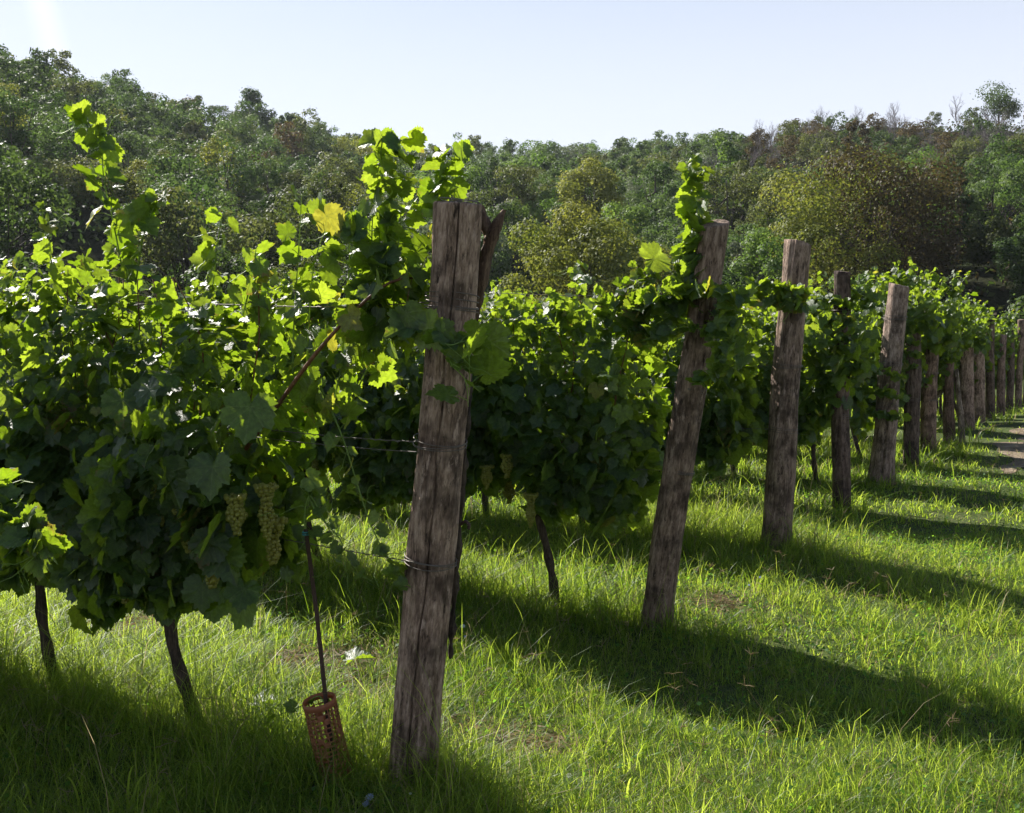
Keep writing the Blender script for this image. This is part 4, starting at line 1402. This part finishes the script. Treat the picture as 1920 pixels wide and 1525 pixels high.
# undergrowth between the trunks
rgu = np.random.default_rng(8)
n = 3800
a = rgu.uniform(R(-35), R(35), n); r_ = np.sqrt(rgu.uniform(46 ** 2, 235 ** 2, n))
x, y = r_ * np.sin(a), r_ * np.cos(a)
z = hill(x, y)
c = np.stack([x, y, z + 0.5], 1)
V, which = cards(rgu, c, rgu.uniform(0.7, 2.1, n), 130000, 0.42, 0.7)
pxs = 960 + F * np.tan(a)
mm = np.where(pxs[which] > 1380, rgu.choice([0, 1, 2, 2], len(which)), rgu.choice([0, 1, 0, 3], len(which)))
mm = mm[:]
o = link('undergrowth', np_mesh('undergrowth', V, [np.arange(len(V)).reshape(-1, 4)], [M['t_dark'], M['t_olive'], M['t_russet'], M['t_mid']], smooth=False, tint=np.repeat(rgu.uniform(0, 0.6, len(which)), 4), midx=mm))
tag(o, 'low brush and brambles covering the slope under the trees', 'undergrowth', kind='stuff')

# ------------------------------------------------------------------ grass


def fbm(x, y, s, seed=0):
    r = np.zeros_like(x)
    for i, (fx, fy, p) in enumerate([(1, .3, .2), (-.4, 1.1, 1.7), (1.7, -1.2, 3.1), (2.6, 2.1, 4.4), (-3.9, 2.7, 5.2), (4.1, 5.3, .9)]):
        r += np.sin((x * fx + y * fy) * s + p + seed * 1.7) / (1 + 0.5 * i)
    return r / 3.2


PATCH = [(655, 1240, 0.22), (885, 1382, 0.22), (1340, 1135, 0.2), (560, 1240, 0.16), (700, 1300, 0.18), (270, 1170, 0.26), (1010, 1402, 0.13)]
PG = [(on_ground(px, py), r) for px, py, r in PATCH]


def bare(x, y):
    m = path_mask(x, y)
    for p, r in PG:
        m = np.maximum(m, 0.95 * np.exp(-(((x - p.x) ** 2 + (y - p.y) ** 2) / r ** 2) ** 1.5))
    return m


def rowdist(x, y):
    """distance to the nearest row line, for points inside the rows"""
    s = (x - P0.x) * HEAD.x + (y - P0.y) * HEAD.y
    t = (x - P0.x) * ROWD.x + (y - P0.y) * ROWD.y
    d = np.min(np.abs(s[:, None] - np.array(ROWS)[None]), axis=1)
    return np.where(t > -0.25, d, np.hypot(d, t + 0.25)), t


def blades(rg, n, r0, r1, hmul, wid, amax=R(50)):
    nt_ = n // 22
    a = rg.uniform(-amax, amax, nt_)
    r = np.sqrt(rg.uniform(r0 ** 2, r1 ** 2, nt_))
    m_ = int(n * 0.7)
    wt = rg.integers(0, nt_, m_)
    spread = rg.uniform(0.008, 0.035, nt_)
    ox, oy = rg.normal(0, 1, m_) * spread[wt], rg.normal(0, 1, m_) * spread[wt]
    x, y = (r * np.sin(a))[wt] + ox, (r * np.cos(a))[wt] + oy
    tph = np.arctan2(oy, ox)
    th = np.clip(rg.gamma(6, 1 / 6, nt_), 0.4, 2.0)[wt]
    a = rg.uniform(-amax, amax, n - m_)
    r = np.sqrt(rg.uniform(r0 ** 2, r1 ** 2, n - m_))
    x, y = np.concatenate([x, r * np.sin(a)]), np.concatenate([y, r * np.cos(a)])
    tph = np.concatenate([tph, rg.uniform(0, 6.28, n - m_)])
    th = np.concatenate([th, np.full(n - m_, 0.8)])
    ttint = np.concatenate([rg.normal(0, 0.16, nt_)[wt], np.zeros(n - m_)])
    bm_ = bare(x, y)
    dens = 0.62 + 0.35 * fbm(x, y, 2.2, 3) + 0.30 * fbm(x, y, 9.0, 4)
    keep = rg.random(n) < np.clip(dens, 0.12, 1) * (1 - bm_ * 0.93)
    x, y, bm_, tph, th, ttint = x[keep], y[keep], bm_[keep], tph[keep], th[keep], ttint[keep]
    n = len(x)
    d, t = rowdist(x, y)
    lush = np.clip(0.5 + 0.6 * fbm(x, y, 1.4, 1), 0, 1)
    tuft = np.clip(fbm(x, y, 7.0, 5), -0.3, 1)
    h = (0.044 + 0.075 * np.exp(-(d / 0.35) ** 2) + 0.035 * sstep(-0.6, 0.3, t) + 0.05 * lush + 0.045 * tuft) * np.clip(rg.gamma(5, 1 / 5, n), 0.25, 2.2) * hmul * th
    h = np.where(rg.random(n) < 0.03, h * 1.6, h)
    h *= (1 - 0.6 * bm_)
    ph = tph + rg.normal(0, 0.7, n)
    lean = rg.uniform(0.2, 1.5, n)
    dx, dy = np.cos(ph), np.sin(ph)
    sa = ph + math.pi / 2 + rg.normal(0, 0.5, n)
    sx, sy = np.cos(sa), np.sin(sa)
    w = wid * rg.uniform(0.6, 1.4, n)
    z = gz(x, y)
    P = []
    for i, f in enumerate((0, 0.36, 0.72, 1.0)):
        cx = x + dx * h * lean * f ** 1.9
        cy = y + dy * h * lean * f ** 1.9
        cz = z - 0.01 + h * (f - 0.36 * lean * f ** 2.4)
        ww = w * (1.0, 0.95, 0.6, 0)[i] * 0.5
        if i < 3:
            P.append(np.stack([cx - sx * ww, cy - sy * ww, cz], 1)); P.append(np.stack([cx + sx * ww, cy + sy * ww, cz], 1))
        else: P.append(np.stack([cx, cy, cz], 1))
    V = np.stack(P, 1).reshape(-1, 3)
    tint = np.clip(rg.normal(0.42, 0.16, n) + 1.3 * ttint + 0.22 * fbm(x, y, 1.1, 9), 0, 0.86)
    tint = np.where(rg.random(n) < 0.05 + 0.35 * bm_ + 0.05 * (fbm(x, y, 1.9, 7) > 0.3), 1.1, tint)
    return V, np.repeat(tint, 7), n


def blade_faces(n, off):
    b = (np.arange(n) * 7)[:, None] + off
    q = np.concatenate([b + np.array([[0, 1, 3, 2]]), b + np.array([[2, 3, 5, 4]])])
    t = b + np.array([[4, 5, 6]])
    return q, t


rgg = np.random.default_rng(12)
Vs, Ts, Q, T3 = [], [], [], []
off = 0
for (n, r0, r1, hm, wd) in [(340000, 2.1, 5.2, 1.0, 0.0026), (370000, 5.2, 9.0, 1.0, 0.0036), (220000, 9.0, 16.0, 1.0, 0.0075), (130000, 16, 34, 1.05, 0.016)]:
    V, tnt, n = blades(rgg, n, r0, r1, hm, wd)
    q, t = blade_faces(n, off)
    Vs.append(V); Ts.append(tnt); Q.append(q); T3.append(t)
    off += n * 7
# long bent blades and seed stalks with spread fingers
st = []
for px, py, cnt, rad in [(1090, 1255, 9, 0.35), (1180, 1240, 8, 0.3), (1500, 1090, 8, 0.5), (1580, 1200, 7, 0.5), (1560, 1390, 7, 0.4), (1800, 1440, 6, 0.3), (170, 1480, 6, 0.3), (230, 1500, 5, 0.2),
                         (1460, 1160, 7, 0.4), (1330, 1330, 5, 0.3), (1700, 1180, 6, 0.5), (1240, 1440, 4, 0.3), (1650, 930, 5, 0.4), (1575, 965, 4, 0.2), (60, 1440, 4, 0.2), (1000, 1330, 4, 0.3)]:
    p = on_ground(px, py)
    for _ in range(cnt): st.append((p.x + rgg.normal(0, rad), p.y + rgg.normal(0, rad) * 0.8))
for _ in range(260):
    a = rgg.uniform(-0.55, 0.55); r = math.sqrt(rgg.uniform(2.6 ** 2, 13 ** 2)); st.append((r * math.sin(a), r * math.cos(a)))
mb = MB()
for x, y in st:
    b = Vector((x, y, float(gz(x, y))))
    h = rgg.uniform(0.16, 0.30)
    d = Vector((rgg.normal(0, 0.35), rgg.normal(0, 0.35), 1)).normalized()
    m_ = b + d * h * 0.6
    e = m_ + (d + Vector((rgg.normal(0, 0.3), rgg.normal(0, 0.3), -0.1))).normalized() * h * 0.4
    mb.tube([b, m_, e], [0.0011, 0.0009, 0.0007], 3, 0, cap=False)
    for k in range(int(rgg.integers(3, 6))):
        dd = (Vector((rgg.normal(0, 1), rgg.normal(0, 1), rgg.uniform(-0.1, 0.9)))).normalized()
        L = rgg.uniform(0.025, 0.05)
        mb.tube([e, e + dd * L * 0.5 + Vector((0, 0, 0.003)), e + dd * L], [0.0012, 0.0013, 0.0007], 3, 0, cap=False)
sv = np.array([tuple(p) for p in mb.v], np.float32)
Vs.append(sv); Ts.append(np.full(len(sv), 1.1)); Q.append(np.array(mb.f[4]) + off); off += len(sv)
# big arching blades in the lower left corner
big = MB()
for px, py, hh, lx in [(250, 1520, 0.17, 0.10), (262, 1525, 0.14, 0.14), (240, 1525, 0.20, 0.04), (60, 1525, 0.14, -0.03), (150, 1525, 0.16, -0.05), (20, 1520, 0.12, 0.04), (330, 1525, 0.12, 0.06), (1175, 1500, 0.10, 0.02)]:
    p = on_ground(px, py)
    pts = [p + Vector((lx * f ** 1.8, -0.02 * f, hh * (f - 0.45 * f ** 2.5) * 1.6)) for f in np.linspace(0, 1, 8)]
    for i in range(7):
        w0, w1 = 0.0042 * (1 - (i / 7) ** 2), 0.0042 * (1 - ((i + 1) / 7) ** 2)
        a, b_ = pts[i], pts[i + 1]
        big.add([a - Vector((w0, 0.001, 0)), a + Vector((w0, 0.001, 0)), b_ + Vector((w1, 0.001, 0)), b_ - Vector((w1, 0.001, 0))], [(0, 1, 2, 3)])
bv = np.array([tuple(p) for p in big.v], np.float32)
Vs.append(bv); Ts.append(np.full(len(bv), 0.8)); Q.append(np.array(big.f[4]) + off); off += len(bv)
o = link('grass', np_mesh('grass', np.concatenate(Vs), [np.concatenate(T3), np.concatenate(Q)], M['grass'], smooth=True, tint=np.concatenate(Ts)))
tag(o, 'uncut green grass with straw coloured seed heads round the vines and posts', 'grass', kind='stuff')

# low broad-leaved weeds and clover
n = 60000
a = rgg.uniform(R(-36), R(36), n); r = np.sqrt(rgg.uniform(2.3 ** 2, 12 ** 2, n))
x, y = r * np.sin(a), r * np.cos(a)
k = (fbm(x, y, 2.6, 11) > 0.05) | (rgg.random(n) < 0.2)
k &= rgg.random(n) > bare(x, y) * 0.8
x, y = x[k], y[k]; n = len(x)
z = gz(x, y) + rgg.uniform(0.01, 0.09, n)
nn = rgg.normal(0, 0.45, (n, 3)) + np.array([0, 0, 1.0]); nn /= np.linalg.norm(nn, axis=1, keepdims=True)
t = rgg.normal(0, 1, (n, 3)); t -= nn * (t * nn).sum(1, keepdims=True); t /= np.linalg.norm(t, axis=1, keepdims=True)
b = np.cross(nn, t); p = np.stack([x, y, z], 1); s_ = rgg.uniform(0.008, 0.026, n)[:, None]
V = np.stack([p, p + t * s_ * 0.5 + b * s_ * 0.42 + nn * s_ * 0.1, p + t * s_ * 1.1, p + t * s_ * 0.5 - b * s_ * 0.42 + nn * s_ * 0.1], 1).reshape(-1, 3)
o = link('weeds', np_mesh('weeds', V, [np.arange(len(V)).reshape(-1, 4)], M['weed'], smooth=False, tint=np.repeat(rgg.uniform(0, 0.86, n), 4)))
tag(o, 'low broad leaved weeds and clover growing among the grass', 'weeds', kind='stuff')
# dry clippings on the bare patches
V = []
for p, r in PG:
    for _ in range(300):
        q = Vector((p.x + rgg.normal(0, r * 0.6), p.y + rgg.normal(0, r * 0.6), 0)); q.z = float(gz(q.x, q.y)) + rgg.uniform(0.004, 0.03)
        d = Vector((rgg.normal(), rgg.normal(), rgg.normal() * 0.25)).normalized() * rgg.uniform(0.015, 0.05)
        w = d.cross(Vector((rgg.normal(), rgg.normal(), 1))).normalized() * rgg.uniform(0.001, 0.005)
        V += [q - d - w * .4, q - w, q + d, q + w]
V = np.array([tuple(v) for v in V], np.float32)
o = link('dry_clippings', np_mesh('dry_clippings', V, [np.arange(len(V)).reshape(-1, 4)], M['dryleaf'], smooth=False))
tag(o, 'dry brown leaf litter and clippings lying on the thin patches of grass', 'clippings', kind='stuff')

# ------------------------------------------------------------------ wild flowers


def flower(px, py, hgt, r, mat, label, name='wildflower', petals=12):
    g_ = on_ground(px, py)
    o = empty(name, g_, label, 'flower')
    rg = random.Random(px)
    mb = MB()
    tp = Vector((rg.uniform(-0.02, 0.02), 0, hgt))
    mb.tube(smooth_line([Vector((0, 0, 0)), tp * 0.5 + Vector((0.008, 0, 0)), tp], 6), [0.0013] * 6, 5, 0, cap=False)
    link('stem', mb.build('stem', M['tendril']), o)
    mb = MB()
    nrm = Vector((rg.uniform(-0.3, 0.3), -0.5, 0.8)).normalized()
    a0 = nrm.orthogonal().normalized(); b0 = nrm.cross(a0)
    for i in range(petals):
        th = 2 * math.pi * i / petals
        d = a0 * math.cos(th) + b0 * math.sin(th); s_ = nrm.cross(d)
        w = r * 2.4 / petals
        mb.add([tp, tp + d * r * .6 + s_ * w + nrm * r * .15, tp + d * r * (0.95 + rg.uniform(-.08, .08)) + nrm * r * .1, tp + d * r * .6 - s_ * w + nrm * r * .15], [(0, 1, 2, 3)])
    link('bloom', mb.build('bloom', mat, smooth=False), o)
    return o


flower(703, 1520, 0.045, 0.019, M['flower'], 'pale blue chicory flower in the shade at the foot of the nearest post')
flower(690, 1524, 0.03, 0.014, M['flower'], 'smaller pale blue flower beside the bright chicory flower at the bottom edge')
flower(852, 1470, 0.05, 0.012, M['flower'], 'tiny lilac flower just right of the foot of the nearest post')
flower(774, 1515, 0.05, 0.006, M['white'], 'tiny white bud in front of the foot of the nearest post', petals=7)
flower(869, 1210, 0.10, 0.016, M['white'], 'white blossom on the sunlit weed right of the nearest post', petals=8)
flower(872, 1215, 0.06, 0.009, M['flower'], 'small lilac blossom under the white one right of the nearest post', petals=8)
flower(1068, 1470, 0.03, 0.012, M['white'], 'small white flower in the sunlit grass right of the nearest post', petals=7)
flower(1335, 1385, 0.04, 0.010, M['white'], 'small white flower at the near edge of the shadow of the second post', petals=7)
flower(1420, 1100, 0.06, 0.011, M['flower'], 'small lilac flower in the grass below the third post', petals=9)
flower(1405, 1112, 0.05, 0.008, M['flower'], 'smallest lilac flower left of the other one below the third post', petals=9)
# single leaves lying or hanging where they catch the light
for px, py, tt, lab in [(486, 1350, 0.3, 'pale fallen vine leaf in the grass left of the orange net tube'), (660, 1262, 0.25, 'pale fallen vine leaf on the litter left of the nearest post'), (205, 1190, 1.1, 'yellow fallen vine leaf under the hanging grapes')]:
    g_ = on_ground(px, py)
    v, f, uv, ti = leaves_arrays([(0, 0, 0.07)], [(0.9, 0.3, 0.05)], [(-0.35, -0.1, 0.9)], [0.11 if tt < 1 else 0.05], np.array([tt]), 'hi', np.random.default_rng(px))
    tag(link('fallen_leaf', np_mesh('fallen_leaf', v, [f], M['vine'], uv=uv, tint=ti), None, g_), lab, 'leaf')

# ------------------------------------------------------------------ haze
hz = MB()
x0, x1, y0, y1, z0, z1 = -950, 950, -950, 950, -2.0, 84.0
hz.add([(x0, y0, z0), (x1, y0, z0), (x1, y1, z0), (x0, y1, z0), (x0, y0, z1), (x1, y0, z1), (x1, y1, z1), (x0, y1, z1)],
       [(0, 3, 2, 1), (4, 5, 6, 7), (0, 1, 5, 4), (1, 2, 6, 5), (2, 3, 7, 6), (3, 0, 4, 7)])
m, nt = new_mat('haze')
pv = node(nt, 'ShaderNodeVolumePrincipled', {'Color': (0.82, 0.88, 1.0, 1), 'Density': 0.00013, 'Anisotropy': 0.3})
out = nt.nodes.new('ShaderNodeOutputMaterial')
nt.links.new(pv.outputs[0], out.inputs['Volume'])
tag(link('haze', hz.build('haze', m, smooth=False)), 'thin bluish summer haze over the valley', 'haze', kind='stuff')
